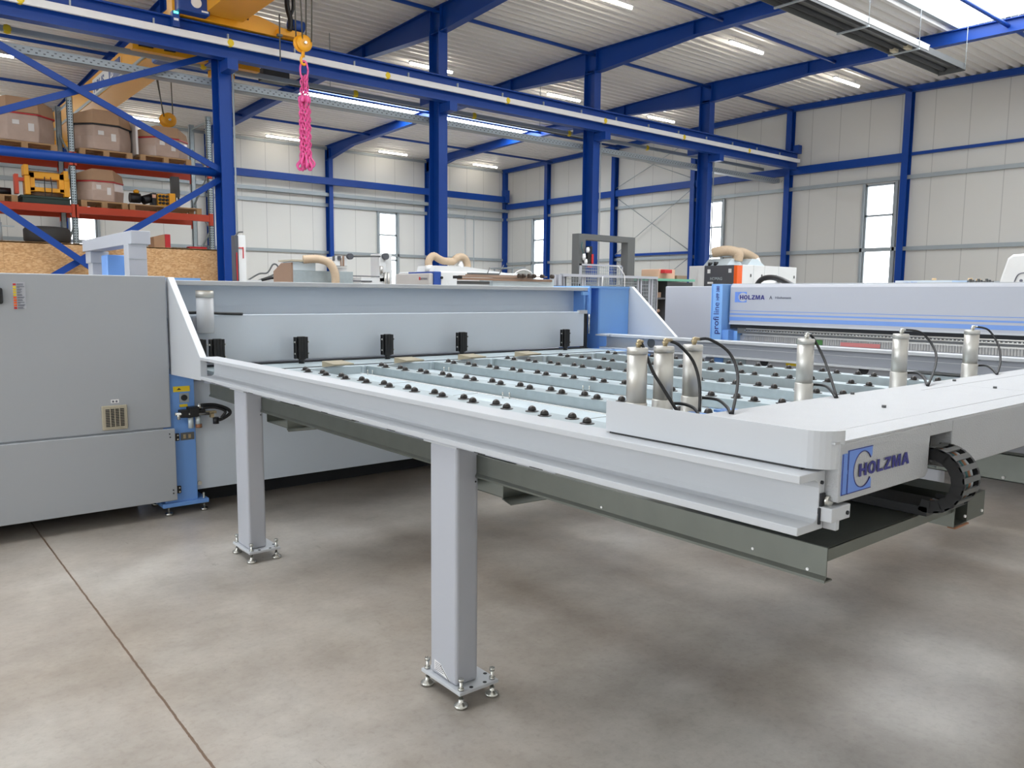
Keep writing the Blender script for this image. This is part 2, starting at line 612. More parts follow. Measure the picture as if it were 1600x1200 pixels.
mull = (1.78, 2.87, 3.98)
n = 1
for (a0, a1, z0, z1), lb in zip(WL, ('narrow tall window strip behind the pallet rack on the left wall', 'narrow tall window strip in the left wall, right of the dust box')):
    window(n, 'y', YW, a0, a1, z0, z1, mull, E_WIN, lb); n += 1
window(n, 'x', XW, *WR[0], (3.7,), E_WIN, 'wide high window, added for light, in the gable wall outside the right edge'); n += 1
for (a0, a1, z0, z1), lb in zip(WR[1:], ('tall bright window strip at the right end of the gable wall', 'tall window strip half hidden behind the rightmost big blue column', 'tall window strip nearest the far corner of the hall')):
    window(n, 'x', XW, a0, a1, z0, z1, mull, E_WIN, lb); n += 1
for i, (a0, a1, z0, z1) in enumerate(WB):
    window(n, 'x', XB, a0, a1, z0, z1, (2.4, 4.0), E_GATE, 'wide glazed gate behind the camera', sgn=1); n += 1
for i, (a0, a1, z0, z1) in enumerate(WN):
    window(n, 'y', YB, a0, a1, z0, z1, (3.4,), E_GATE, 'unseen window strip added for light in the wall behind the camera', sgn=1); n += 1

# corrugated roof, ribs along X, with open strips for roof lights
SKY = [(3.4, 8.6), (23.4, 25.5)]
SKX0, SKX1 = -3.0, 20.78


def corrugated():
    mb = MB()
    pitch, dep = 0.28, 0.10
    prof = ((0.0, dep), (0.11, dep), (0.15, 0.0), (0.24, 0.0), (0.28, dep))
    y = YB
    while y < YW:
        mid = y + pitch / 2
        insky = any(a <= mid <= b for a, b in SKY)
        if not insky: runs = [(XB, XW)]
        elif SKY[1][0] <= mid <= SKY[1][1]: runs = [(XB, 11.0), (21.35, XW)]
        else: runs = [(XB, SKX0), (SKX1, XW)]
        for x0, x1 in runs:
            for k in range(4):
                (u0, h0), (u1, h1) = prof[k], prof[k + 1]
                ya, yb = y + u0, y + u1
                mb.face_block([(x0, ya, zr(ya) + h0), (x1, ya, zr(ya) + h0), (x1, yb, zr(yb) + h1), (x0, yb, zr(yb) + h1)], [(0, 1, 2, 3)])
        y += pitch
    return mb


roof = struct('ceiling', corrugated(), PVC, 'light grey corrugated steel roof deck')
md = roof.modifiers.new('thickness', 'SOLIDIFY'); md.thickness = 0.004
for i, (x0, x1, y0, y1, lb) in enumerate(((SKX0, SKX1, *SKY[0], 'wide bright roof light at the upper right'), (11.0, 21.35, *SKY[1], 'long bright roof light beyond the crane track'))):
    mb = MB().box(x0, x1, y0, y1, 7.84, 7.86)
    struct('window_%d' % n, mb, (E_SKY, E_SKYF)[i], lb); n += 1
    mb = MB()
    for a, b, c, d in ((x0 - .1, x1 + .1, y0 - .1, y0), (x0 - .1, x1 + .1, y1, y1 + .1), (x0 - .1, x0, y0, y1), (x1, x1 + .1, y0, y1)):
        mb.box(a, b, c, d, 7.78, 7.87)
    struct('trim_%d' % (i + 1), mb, RAILG, 'sheet metal upstand around a roof light')

# wall rails
tn = 3
for (a, lb) in (((XB, XW, YW - .09, YW, 3.03, 3.15), 'galvanised wall rail low on the left wall'), ((XB, XW, YW - .12, YW, 5.00, 5.14), 'galvanised wall rail above the windows of the left wall'),
                ((XW - .09, XW, YB, YW, 2.84, 2.96), 'galvanised wall rail low on the gable wall'), ((XW - .10, XW, YB, YW, 5.02, 5.14), 'galvanised wall rail above the windows of the gable wall'),
                ((XB, XW, YW - .3, YW, 5.42, 5.56), 'grey cable duct along the left wall'), ((XB, XW, YW - .08, YW, 7.36, 7.46), 'dark edge trim at the top of the left wall')):
    struct('trim_%d' % tn, MB().box(*a), RAILG, lb); tn += 1
mb = MB()
for (a0, a1, z0, z1) in WR[1:]:
    mb.box(XW - .09, XW, a0 - .09, a0 - .01, 0, 5.0).box(XW - .09, XW, a1 + .01, a1 + .09, 0, 5.0)
struct('trim_%d' % tn, mb, RAILG, 'galvanised upright rails beside the gable windows'); tn += 1
mb = MB()
for (a0, a1, z0, z1) in WL:
    mb.box(a0 - .09, a0 - .01, YW - .09, YW, 0, 5.0).box(a1 + .01, a1 + .09, YW - .09, YW, 0, 5.0)
struct('trim_%d' % tn, mb, RAILG, 'galvanised upright rails beside the left wall windows'); tn += 1


# ---- blue steel frame
def hsec(mb, xc, yc, w_, d_, z0, z1, tf=.02, tw=.012):
    """column, flanges facing +-Y"""
    mb.box(xc - w_ / 2, xc + w_ / 2, yc - d_ / 2, yc - d_ / 2 + tf, z0, z1)
    mb.box(xc - w_ / 2, xc + w_ / 2, yc + d_ / 2 - tf, yc + d_ / 2, z0, z1)
    mb.box(xc - tw / 2, xc + tw / 2, yc - d_ / 2 + tf, yc + d_ / 2 - tf, z0, z1)
    return mb


FX = [-4.3, 0.68, 5.67, 10.68, 15.68, 20.66]
names = {5.67: 'big blue column at the right end of the pallet rack', 10.68: 'big blue column behind the white machine with hoses',
         15.68: 'big blue column behind the dark grey portal frame', 20.66: 'rightmost big blue column, in front of a window strip'}
for x in FX:
    lb = names.get(x, 'blue steel column carrying the crane track left of the view')
    t = thing('steel_column', lb, 'column', (x, 15.8, 0), 'big blue columns under the crane track')
    build('shaft', hsec(MB(), x, 15.8, .24, .40, 0.02, zr(15.8) - .5), HALLB, t)
    build('base_plate', MB().box(x - .2, x + .2, 15.56, 16.03, 0, .02), HALLB, t)
    for sy_, zb in ((-1, 5.68), (1, 5.975)):
        build('bracket', MB().box(x - .10, x + .10, 15.8 + sy_ * .2, 15.8 + sy_ * .62, zb - .20, zb), HALLB, t)
    if x in names and x != 10.68:
        build('cable_conduit', MB().cyl((x + .135, 15.57, 0), (x + .135, 15.57, 6.2), .018, 8), RAILG, t, label='thin pale conduit pipe running up the column')
names = {5.67: 'slim blue wall column far behind the pallet rack', 10.68: 'slim blue wall column between rack and big column', 15.68: 'slim blue wall column above the beige dust hose',
         20.66: 'slim blue wall column left of the second big column'}
for x in FX:
    lb = names.get(x, 'slim blue wall column left of the view')
    solo('wall_column', hsec(MB(), x, YW - .22, .18, .36, 0, zr(YW) - .12), HALLB, lb, 'column', 'slim columns along the left wall')
solo('corner_column', MB().box(XW - .22, XW - .02, YW - .22, YW - .02, 0, zr(YW) - .05), HALLB, 'slim blue column in the far corner where the walls meet', 'column')
gy = {28.3: 'slim blue gable column beside the corner window', 24.0: 'slim blue gable column right of the dark portal frame', 19.8: 'slim blue gable column just left of the rightmost big column',
      15.74: 'slim blue gable column behind the pale cabinets', 11.72: 'slim blue gable column right of the bright window strip', 7.7: 'blue gable column outside the right edge', 3.7: 'blue gable column outside the right edge'}
for y, lb in gy.items():
    mb = MB()
    mb.box(XW - .26, XW - .245, y - .10, y + .10, 0, zr(y) - .1).box(XW - .035, XW - .02, y - .10, y + .10, 0, zr(y) - .1).box(XW - .245, XW - .035, y - .006, y + .006, 0, zr(y) - .1)
    solo('gable_column', mb, HALLB, lb, 'column', 'slim columns along the gable wall')


def rdepth(y):
    t = abs(y - 15.8)
    for (a, da), (b, db) in zip(((0, .60), (.35, .58), (3.4, .33), (9, .30), (13.5, .32), (15.8, .62)), ((.35, .58), (3.4, .33), (9, .30), (13.5, .32), (15.8, .62), (60, .62))):
        if a <= t <= b:
            return da + (db - da) * (t - a) / (b - a)
    return .4


names = {5.67: 'blue roof beam above the yellow crane bridges', 10.68: 'blue roof beam over the column nearest the pink chains', 15.68: 'blue roof beam over the column behind the portal frame',
         20.66: 'blue roof beam at upper right, lit by the roof light'}
for x in FX:
    lb = names.get(x, 'blue roof beam above and left of the view')
    t = thing('roof_beam', lb, 'beam', (x, 15.8, 7.2), 'blue roof beams')
    ys = [YB + .1, .6, 2.3, 6.8, 9, 12.4, 15.45, 16.15, 19.2, 22, 24.8, 29.3, YW - .06]
    web = [(y, zr(y)) for y in ys] + [(y, zr(y) - rdepth(y)) for y in ys[::-1]]
    build('web', MB().prism(web, 'x', x - .006, x + .006), HALLB, t)
    for nm, off in (('top_flange', 0.0), ('bottom_flange', 1)):
        pl = [(y, zr(y) - (rdepth(y) if off else 0)) for y in ys]
        mb = MB()
        for (ya, za), (yb, zb) in zip(pl, pl[1:]):
            s0, s1 = (za, za - .016) if not off else (za + .016, za)
            e0, e1 = (zb, zb - .016) if not off else (zb + .016, zb)
            mb.prism([(ya, s0), (yb, e0), (yb, e1), (ya, s1)], 'x', x - .10, x + .10)
        build(nm, mb, HALLB, t)
    mb = MB()
    for y in (12.4, 19.2, 15.6, 16.0):
        mb.box(x - .095, x + .095, y - .008, y + .008, zr(y) - rdepth(y) + .01, zr(y) - .01)
    build('stiffener_plates', mb, HALLB, t)
solo('gable_beam', MB().prism([(YB, zr(YB) - .18), (15.8, zr(15.8) - .18), (YW, zr(YW) - .18), (YW, zr(YW)), (15.8, zr(15.8)), (YB, zr(YB))], 'x', XW - .24, XW - .06), HALLB,
     'blue edge beam along the top of the gable wall', 'beam')
for y, lb in ((28.1, 'blue tie tube under the roof nearest the left wall'), (23.4, 'blue tie tube under the roof above the rack, by the roof light'), (19.4, 'thin blue tie tube under the roof beyond the crane track'),
              (15.1, 'blue tie tube under the roof meeting the big column heads'), (11.4, 'blue tie tube under the roof left of the dark heater'), (7.42, 'pale blue lit tie tube crossing the roof light'),
              (3.5, 'blue tie tube under the roof above the camera')):
    for _ in range(6):
        zt_ = zr(y if _ == 0 else yt_) - .14
        yt_ = y * (zt_ - 1.35) / 6.15
    y = yt_
    solo('tie_tube', MB().cyl((XB, y, zt_), (XW - .25, y, zt_), .045, 10), HALLB, lb, 'tube', 'tie tubes under the roof')
solo('wall_crane_beam', MB().box(XB + .1, 25.0, YW - .62, YW - .44, 5.86, 6.14), HALLB, 'blue crane track beam along the left wall', 'beam')
solo('crane_end_stop', MB().box(24.86, 25.1, YW - .7, YW - .4, 5.86, 6.45), HALLB, 'small blue end stop on the track beam in the far corner', 'bracket')
solo('gable_rail', MB().box(XW - .2, XW - .04, 11.7, YW - .3, 5.55, 5.81), HALLB, 'blue horizontal beam across the gable wall', 'beam')
solo('gable_rail', MB().box(XW - .12, XW - .04, YB, 11.6, 5.72, 5.81), HALLB, 'thin blue horizontal strip on the gable wall at the right edge', 'beam')
solo('gable_rail', MB().box(XW - .14, XW - .06, 19.9, 23.9, 3.02, 3.12), HALLB, 'short blue horizontal strip behind the dark portal frame', 'beam')
for k, (y0, z0, y1, z1) in enumerate(((23.9, 5.5, 19.9, 3.1), (19.9, 5.5, 23.9, 3.1), (23.9, 2.9, 19.9, .4), (19.9, 2.9, 23.9, .4), (23.9, 7.4, 19.9, 5.9), (19.9, 7.4, 23.9, 5.9))):
    solo('bracing_rod', MB().cyl((XW - .1 - .04 * (k % 2), y0, z0), (XW - .1 - .04 * (k % 2), y1, z1), .014, 6), RAILG, ('thin wind bracing rod on the gable wall sloping %s, %s pair' % (('down to the right', 'up to the right')[k % 2], ('middle', 'lowest', 'topmost')[k // 2])), 'rod', 'bracing rods on the gable wall')

# ---- braces of the first bay, by the pallet rack
mb = MB()
for k, (a, b, lb) in enumerate((((.75, 15.8, 5.93), (5.6, 15.8, 3.69), 'blue diagonal brace sloping down right over the top cartons'), ((.75, 15.8, 3.75), (5.6, 15.8, 5.88), 'blue diagonal brace sloping up right to the column head'),
                               ((.75, 15.8, 3.58), (5.5, 15.8, .12), 'blue diagonal brace crossing the chipboard, sloping down right'), ((.75, 15.8, .36), (5.6, 15.8, 3.54), 'blue diagonal brace rising from the chipboard to the big column'))):
    a, b = (a[0], (15.74, 15.86)[k % 2], a[2]), (b[0], (15.74, 15.86)[k % 2], b[2])
    solo('diagonal_brace', MB().bar(a, b, .05, .11, side=(0, 1, 0)), HALLB, lb, 'brace', 'diagonal braces by the pallet rack')
solo('horizontal_tube', MB().cyl((.75, 15.8, 3.655), (5.58, 15.8, 3.655), .085, 18), HALLB, 'thick blue horizontal tube crossing in front of the pallet rack', 'tube')

# ---- crane track
for y, lb in ((15.35, 'long blue crane track beam carrying a white conductor rail'), (16.27, 'second blue crane track beam just behind the first')):
    zo = 0 if y < 16 else .295
    zt_ = 0 if y < 16 else .08
    t = thing('crane_track_beam', lb, 'beam', (4.0, y, 5.68 + zo))
    build('web', MB().box(XB + .1, 25.1, y - .008, y + .008, 5.70 + zo, 6.22 + zt_), HALLB, t)
    build('top_flange', MB().box(XB + .1, 25.1, y - .11, y + .11, 6.20 + zt_, 6.225 + zt_), HALLB, t)
    build('bottom_flange', MB().box(XB + .1, 25.1, y - .11, y + .11, 5.68 + zo, 5.705 + zo), HALLB, t)
    build('crane_rail', MB().box(XB + .1, 25.1, y - .025, y + .025, 6.225 + zt_, 6.255 + zt_), DGREY, t)
t = thing('conductor_rail', 'long white conductor rail hung along the front of the crane track', 'rail', (4, 15.2, 5.9))
build('rail_profile', MB().box(XB + .1, 25.0, 15.17, 15.23, 5.885, 6.01), WHITE, t, bevel=.01)
hp = MB().box(0, .16, -.05, .05, 0, .13)
for k, x in enumerate((-1.1, 2.29, 5.64, 8.98, 12.26, 15.57, 18.84, 22.07)):
    build('joint_clamp', MB().lathe((x, 15.16, 5.948), [(.05, 0), (.075, .02), (.075, .08), (.05, .09)], 10, 'y'), YELLOW, t, label='yellow joint clamp')
mb_ = None
for x in [a * 1.3 + .4 for a in range(0, 19)]:
    build('hanger', MB().box(x - .012, x + .012, 15.18, 15.22, 6.0, 6.1), RAILG, t)
t = thing('conductor_rail', 'grey conductor rail of the back crane track with yellow clamps, below the first', 'rail', (4, 16.6, 5.7))
build('rail_profile', MB().box(XB + .1, 25.0, 16.56, 16.62, 5.78, 5.88), RAILG, t, bevel=.01)
for x in (-1.2, 2.28, 5.6, 8.97, 12.3, 15.59, 18.85, 22.1):
    build('joint_clamp', MB().lathe((x, 16.55, 5.83), [(.05, 0), (.08, .02), (.08, .06), (.05, .08)], 10, 'y'), YELLOW, t, label='yellow joint clamp')
solo('crane_end_stop', MB().box(25.0, 25.2, 15.25, 15.45, 6.22, 6.5), HALLB, 'small blue end stop where the main crane track meets the gable wall', 'bracket')

# perforated cable tray
t = thing('cable_tray', 'long perforated galvanised cable tray below the crane track', 'tray', (4, 16.15, 5.3))
build('tray_channel', MB().box(XB + .1, 25.2, 16.05, 16.3, 5.33, 5.336).box(XB + .1, 25.2, 16.05, 16.055, 5.33, 5.47).box(XB + .1, 25.2, 16.295, 16.3, 5.33, 5.47), RAILG, t)
mb = MB()
for k in range(220):
    x = -1 + k * .12
    mb.box(x, x + .035, 16.046, 16.052, 5.37, 5.39).box(x + .05, x + .085, 16.046, 16.052, 5.415, 5.43)
build('slots', mb, DGREY, t, kind='stuff')

# ---- radiant heaters
t = thing('radiant_heater', 'long dark radiant tube heater hanging near the right roof light', 'heater', (13, 8.15, 6.4))
build('housing', MB().box(7.0, 19.5, 7.86, 7.875, 6.45, 6.55).box(7.0, 19.5, 8.425, 8.44, 6.45, 6.58).box(7.0, 19.5, 7.86, 8.44, 6.55, 6.58).box(19.48, 19.5, 7.86, 8.44, 6.43, 6.58), DGREY, t)
build('reflector_edge', MB().prism([(7.83, 6.60), (7.858, 6.55), (7.858, 6.50), (7.85, 6.50), (7.85, 6.55), (7.82, 6.60)], 'x', 7.0, 17.6), WHITE, t, label='bright aluminium reflector edge')
for yy in (8.0, 8.28):
    build('radiant_tube', MB().cyl((7.0, yy, 6.53), (19.4, yy, 6.53), .05, 10), DARK, t)
mb = MB()
for x in (12.87, 15.02, 17.12):
    build('crossbar', MB().box(x - .02, x + .02, 7.82, 8.46, 6.42, 6.45), RAILG, t)
for x in (12.87, 15.02, 17.12, 19.4):
    build('hanging_rod', MB().cyl((x, 7.83, 6.44), (x, 7.83, 7.80), .007, 6), RAILG, t)
build('ceramic_blocks', MB().box(16.9, 17.08, 7.95, 8.05, 6.44, 6.5).box(16.9, 17.08, 8.23, 8.33, 6.44, 6.5), CERAMIC, t)
t = thing('radiant_heater', 'long dark heater hanging beyond the crane track in front of the long roof light', 'heater', (13, 18.8, 6.3))
build('housing', MB().box(8.3, 18.6, 18.7, 18.72, 6.38, 6.46).box(8.3, 18.6, 18.98, 19.0, 6.38, 6.46).box(8.3, 18.6, 18.7, 19.0, 6.44, 6.46), DGREY, t)
build('radiant_tube', MB().cyl((8.3, 18.85, 6.40), (18.5, 18.85, 6.40), .03, 10), DARK, t)
build('burner_box', MB().box(7.7, 8.35, 18.7, 19.0, 6.35, 6.62), BLACK, t)
for x in (9.5, 13.0, 16.5):
    build('hanging_rod', MB().cyl((x, 18.87, 6.44), (x, 18.87, zr(18.87) + .1), .01, 6), RAILG, t)

# ---- tube lamps
proto = thing('tube_lamp', 'x', 'lamp', (0, 0, 0))
build('housing', MB().box(-.72, .72, -.05, .05, .055, .10), WHITE, proto, bevel=.01)
build('tube', MB().cyl((-.69, 0, .03), (.69, 0, .03), .034, 10), E_TUBE, proto)
build('suspension_wire', MB().cyl((-.5, 0, .10), (-.5, 0, .17), .005, 5).cyl((.5, 0, .10), (.5, 0, .17), .005, 5), RAILG, proto)
rows = ((12.48, (2.9, 7.9, 12.85, 17.85, 22.85), 'in the row beside the dark heater'), (19.26, (2.9, 7.8, 12.8, 17.85, 22.6), 'in the row just beyond the crane track'),
        (30.45, (3.2, 8.15, 13.3, 18.25, 23.25), 'in the row along the left wall'), (25.3, (2.9,), 'above the pallet rack'))
first = True
pos_words = ('first', 'second', 'third', 'fourth', 'fifth')
for y, xs, w_ in rows:
    for k, x in enumerate(xs):
        c = proto if first else copy_tree(proto)
        first = False
        c.location = (x, y, zr(y) - .19)
        vis_ = [q for q in xs if q >= {12.48: 12, 19.26: 12, 30.45: 8}.get(y, 0)]
        c['label'] = ('lit tube lamp, %s %s' % (pos_words[vis_.index(x)], w_)) if x in vis_ else 'lit tube lamp outside the picture, %s' % w_
        c['label'] = c['label']
        c['group'] = 'fluorescent tube lamps under the roof'

# ================================================================== CRANES
t = thing('bridge_crane', 'yellow bridge crane over the far aisle, behind the blue brace', 'crane', (5.4, 17, 6.26))
gir = MB().box(5.1, 5.75, 16.25, 30.6, 6.32, 6.92)
build('girder', gir, AMBER, t)
build('girder_conduit', MB().box(5.06, 5.10, 17.0, 30.2, 6.34, 6.39), RAILG, t)
build('end_carriage', MB().box(4.2, 6.6, 16.2, 16.36, 5.80, 5.955), AMBER, t)
build('end_support', MB().box(5.15, 5.7, 16.4, 16.6, 5.90, 6.34).box(5.2, 5.65, 16.3, 16.5, 5.82, 5.94), AMBER, t)
build('wheel_boxes', MB().box(4.3, 4.55, 16.15, 16.2, 5.86, 5.97).box(4.75, 4.95, 16.15, 16.2, 5.86, 5.97), BLACK, t)
build('end_carriage', MB().box(4.4, 6.6, 30.9, 31.15, 6.2, 6.45), AMBER, t)
build('sign_plate', MB().box(5.07, 5.099, 20.7, 23.5, 6.38, 6.80), WHITE, t)
text('sign_lettering', 'ABUS', .36, (5.068, 23.35, 6.46), (0, -1, 0), (0, 0, 1), CRBLUE, t, bold=.01, sx=1.3)
build('sign_block', MB().box(5.06, 5.075, 20.7, 21.75, 6.39, 6.79), CRBLUE, t)
text('sign_capacity', '20', .3, (5.058, 21.6, 6.48), (0, -1, 0), (0, 0, 1), WHITE, t, bold=.005)
t = thing('chain_hoist', 'dark blue hoist trolley under the far yellow crane bridge', 'hoist', (5.9, 17.2, 5.85))
build('motor_housing', MB().box(4.85, 5.12, 16.9, 17.35, 5.88, 6.30).box(5.1, 5.98, 16.8, 17.5, 5.95, 6.31), CRBLUE, t, bevel=.03)
build('gearbox', MB().cyl((6.05, 17.3, 6.12), (6.5, 17.3, 6.12), .16, 16), CRBLUE, t)
build('side_plate', MB().box(4.83, 4.87, 16.95, 17.3, 5.9, 6.28), BLUE, t)
build('drive_unit', MB().box(6.0, 6.25, 17.1, 17.5, 5.85, 6.0).box(6.3, 6.42, 17.1, 17.4, 5.82, 5.98), AMBER, t)


def hook_block(t, x, y, z, r, ropes, ztop):
    """z: centre of the sheave block"""
    build('sheave_cover', MB().lathe((x, y, z), [(r * .5, -.22 * r * 2), (r, -.16 * r * 2), (r, -.05 * r * 2), (r * .55, -.05 * r * 2)], 28, 'y'), AMBER, t, fixn=True)
    build('sheave_cover', MB().lathe((x - r * .25, y, z - r * .05), [(r * .55, .04 * r * 2), (r, .05 * r * 2), (r, .16 * r * 2), (r * .5, .22 * r * 2)], 28, 'y'), AMBER, t)
    build('hub_cap', MB().lathe((x, y - .5 * r, z), [(r * .16, -.03), (r * .2, 0.03)], 14, 'y'), ZINC, t)
    build('shank', MB().cyl((x - r * .1, y, z - r * .6), (x - r * .1, y, z - r * 1.6), r * .22, 12).tube([(x - r * .1, y, z - r * 1.5), (x - r * .36, y, z - r * 1.8), (x - r * .3, y, z - r * 2.35), (x + r * .05, y, z - r * 2.5), (x + r * .35, y, z - r * 2.2)], r * .16, 10), AMBER, t, label='amber load hook')
    for i, (dx0, dx1, dy) in enumerate(ropes):
        build('wire_rope', MB().cyl((x + dx0 * r, y + dy, z + r * .3), (x + dx1 * r, y + dy, ztop), .012, 6), WIREBLK, t)


t = thing('hook_block', 'yellow crane hook block hanging over the cartons', 'hook', (5.79, 19.6, 4.8))
hook_block(t, 5.79, 19.6, 5.28, .16, ((-.5, -1.2, .1), (-.8, -1.8, -.1), (.8, .7, .1)), 6.315)
t = thing('bridge_crane', 'yellow bridge crane over the near aisle, running out of the top of the view', 'crane', (5.4, 15, 6.26))
build('girder', MB().box(5.15, 5.85, -0.8, 15.1, 6.34, 7.0), AMBER, t)
build('end_carriage', MB().box(4.62, 5.4, 15.2, 15.5, 6.255, 6.6).prism([(5.4, 6.255), (6.95, 6.255), (6.95, 6.36), (6.2, 6.55), (5.4, 6.55)], 'y', 15.2, 15.5), AMBER, t)
build('drive_motor', MB().box(4.66, 5.2, 14.95, 15.2, 6.27, 6.56), CRBLUE, t, bevel=.02)
build('motor_disc', MB().cyl((4.96, 14.95, 6.44), (4.96, 14.93, 6.44), .09, 20), WHITE, t)
build('motor_tags', MB().box(4.70, 4.82, 14.945, 14.95, 6.49, 6.52).box(5.05, 5.17, 14.945, 14.95, 6.30, 6.33), WHITE, t)
build('travel_motor', MB().cyl((6.75, 15.1, 6.5), (7.05, 15.1, 6.5), .10, 16), CRBLUE, t)
build('drive_bracket', MB().box(6.55, 7.0, 15.05, 15.2, 6.26, 6.38), AMBER, t)
build('cable_loop', MB().tube([(6.7, 15.0, 7.2), (6.68, 15.0, 6.8), (6.74, 15.0, 6.55), (6.72, 15.0, 6.35)], .05, 8).tube([(6.78, 15.0, 7.2), (6.80, 15.0, 6.8), (6.74, 15.0, 6.6), (6.78, 15.0, 6.4)], .03, 8), BLACK, t, label='black festoon cables bundled')
build('limit_switch_arm', MB().cyl((6.52, 15.0, 6.6), (6.52, 15.0, 5.75), .014, 8).box(6.47, 6.57, 14.98, 15.04, 6.2, 6.24), DGREY, t)
build('push_rod', MB().cyl((5.5, 14.95, 6.42), (5.9, 14.95, 6.36), .018, 8).box(5.46, 5.56, 14.9, 14.98, 6.36, 6.46), BLACK, t)
t = thing('control_unit', 'small blue track sensor box with a green light on the crane track', 'sensor', (4.65, 15.15, 6.0))
build('box', MB().box(4.6, 4.72, 15.12, 15.24, 6.02, 6.28), CRBLUE, t)
build('green_light', MB().box(4.62, 4.70, 15.11, 15.13, 6.24, 6.275), E_LED, t)
build('tag', MB().box(4.62, 4.70, 15.115, 15.12, 6.12, 6.16), WHITE, t)
HX, HY, HS = 6.16, 13.2, 1.1
t = thing('hook_block', 'yellow crane hook block carrying the pink lifting chains', 'hook', (HX, HY, 4.9))
hook_block(t, HX, HY, 5.585, .1375, ((-.8, -1.0, .05), (-.3, -.6, -.05), (.5, .7, .05), (.9, 1.2, -.05)), 7.01)
th_ = thing('hoist_trolley', 'blue hoist trolley on top of the near yellow crane girder, above the view', 'hoist', (5.7, 13.2, 7.0))
build('trolley_box', MB().box(4.9, 6.4, 12.8, 13.6, 7.005, 7.26), CRBLUE, th_)


# pink chain sling
def link(mb, c, L, W, r, ang, tilt=0.0):
    pts = []
    for i in range(9):
        t_ = 2 * math.pi * i / 8
        u = math.cos(t_) * W
        v = math.sin(t_) * L
        pts.append((c[0] + u * math.cos(ang), c[1] + u * math.sin(ang), c[2] + v))
    mb.tube(pts[:-1] + [pts[0]], r, 5, sub=2)


t = thing('lifting_chain_sling', 'bright pink lifting chains hanging in a bundle from the yellow hook', 'chain', (HX, HY, 3.5))


def hz(z):
    return 1.35 + (z - 1.35) * HS


mb = MB()
link(mb, (HX, HY, hz(4.80)), .16, .065, .017, -.43)
build('master_link', mb, PINK, t)
for k in range(10):
    a = k * .628
    dx, dy = .068 * HS * math.cos(a), .068 * HS * math.sin(a)
    zt = hz(4.68 if k < 4 else 4.36 - .02 * k)
    if k < 4: dx, dy = .045 * math.cos(k * 1.57), .045 * math.sin(k * 1.57)
    mb = MB()
    z = zt
    i = 0
    zend = hz(3.52 - .03 * (k % 3))
    while z > zend:
        spread = 1.0 if k >= 4 else min(1.7, 1 + (hz(4.68) - z) * 1.0)
        link(mb, (HX + dx * spread, HY + dy * spread, z), .047, .024, .0105, a + (i % 2) * 1.57)
        z -= .070
        i += 1
    build('chain_strand', mb, PINK, t)
    mb = MB()
    X_, Y_ = HX + dx * 1.25, HY + dy * 1.25
    ca, sa = math.cos(a), math.sin(a)
    mb.tube([(X_, Y_, zend + .02), (X_, Y_, zend - .06), (X_ + .055 * ca, Y_ + .055 * sa, zend - .14), (X_ + .03 * ca, Y_ + .03 * sa, zend - .20), (X_ - .02 * ca, Y_ - .02 * sa, zend - .19), (X_ - .03 * ca, Y_ - .03 * sa, zend - .15)], .019, 7)
    build('end_hook', mb, PINK, t)
for k in range(5):
    a = k * 1.256
    build('shackle', MB().lathe((HX + .08 * math.cos(a), HY + .08 * math.sin(a), hz(4.36)), [(.012, -.06), (.033, -.035), (.033, .035), (.012, .06)], 10), PINK, t)

# ================================================================== PALLET RACK
def upright(x, lb, z1=5.05):
    t = thing('rack_upright', lb, 'rack frame', (x, 18.05, 0), 'uprights of the pallet rack')
    for y in (17.5, 18.6):
        build('post', MB().box(x - .05, x + .05, y, y + .012, 0, z1).box(x - .05, x - .04, y, y + .08, 0, z1).box(x + .04, x + .05, y, y + .08, 0, z1), GALV, t)
    mb = MB()
    for k in range(int((z1 - 1.5) / .05)):
        z = 1.5 + k * .05
        mb.box(x - .03, x - .012, 17.496, 17.502, z, z + .022).box(x + .012, x + .03, 17.496, 17.502, z, z + .022)
        mb.box(x - .053, x - .048, 17.52, 17.54, z, z + .022)
    build('post_holes', mb, DARK, t, kind='stuff')
    mb = MB()
    z, f_ = .3, 0
    while z < z1 - .7:
        a, b = (17.55, 18.62) if f_ % 2 == 0 else (18.62, 17.55)
        mb.bar((x, a, z), (x, b, z + .6), .03, .03)
        z += .6; f_ += 1
    mb.bar((x, 17.55, z1 - .1), (x, 18.62, z1 - .1), .03, .03)
    build('lattice', mb, GALV, t)


upright(3.36, 'perforated galvanised rack upright in the middle, in front of the yellow crane')
upright(5.98, 'perforated galvanised rack upright beside the big blue column')
upright(.65, 'perforated galvanised rack upright left of the view')
for (x0, x1, side) in ((.7, 3.31, 'left'), (3.41, 5.93, 'right')):
    for z, lv in ((3.84, 'upper'), (2.85, 'lower')):
        for y, fb in ((17.46, 'front'), (18.62, 'rear')):
            t = thing('rack_beam', 'orange-red rack beam, %s bay, %s level, %s side' % (side, lv, fb), 'rack beam', (x0, y, z), 'beams of the pallet rack')
            build('beam', MB().box(x0, x1, y, y + .05, z, z + .14), ORBEAM, t, bevel=.006)
            build('end_connector', MB().box(x0 - .05, x0 + .01, y - .01, y + .06, z - .08, z + .17), ORBEAM, t)
            build('end_connector', MB().box(x1 - .01, x1 + .07, y - .01, y + .06, z - .08, z + .17), ORBEAM, t)


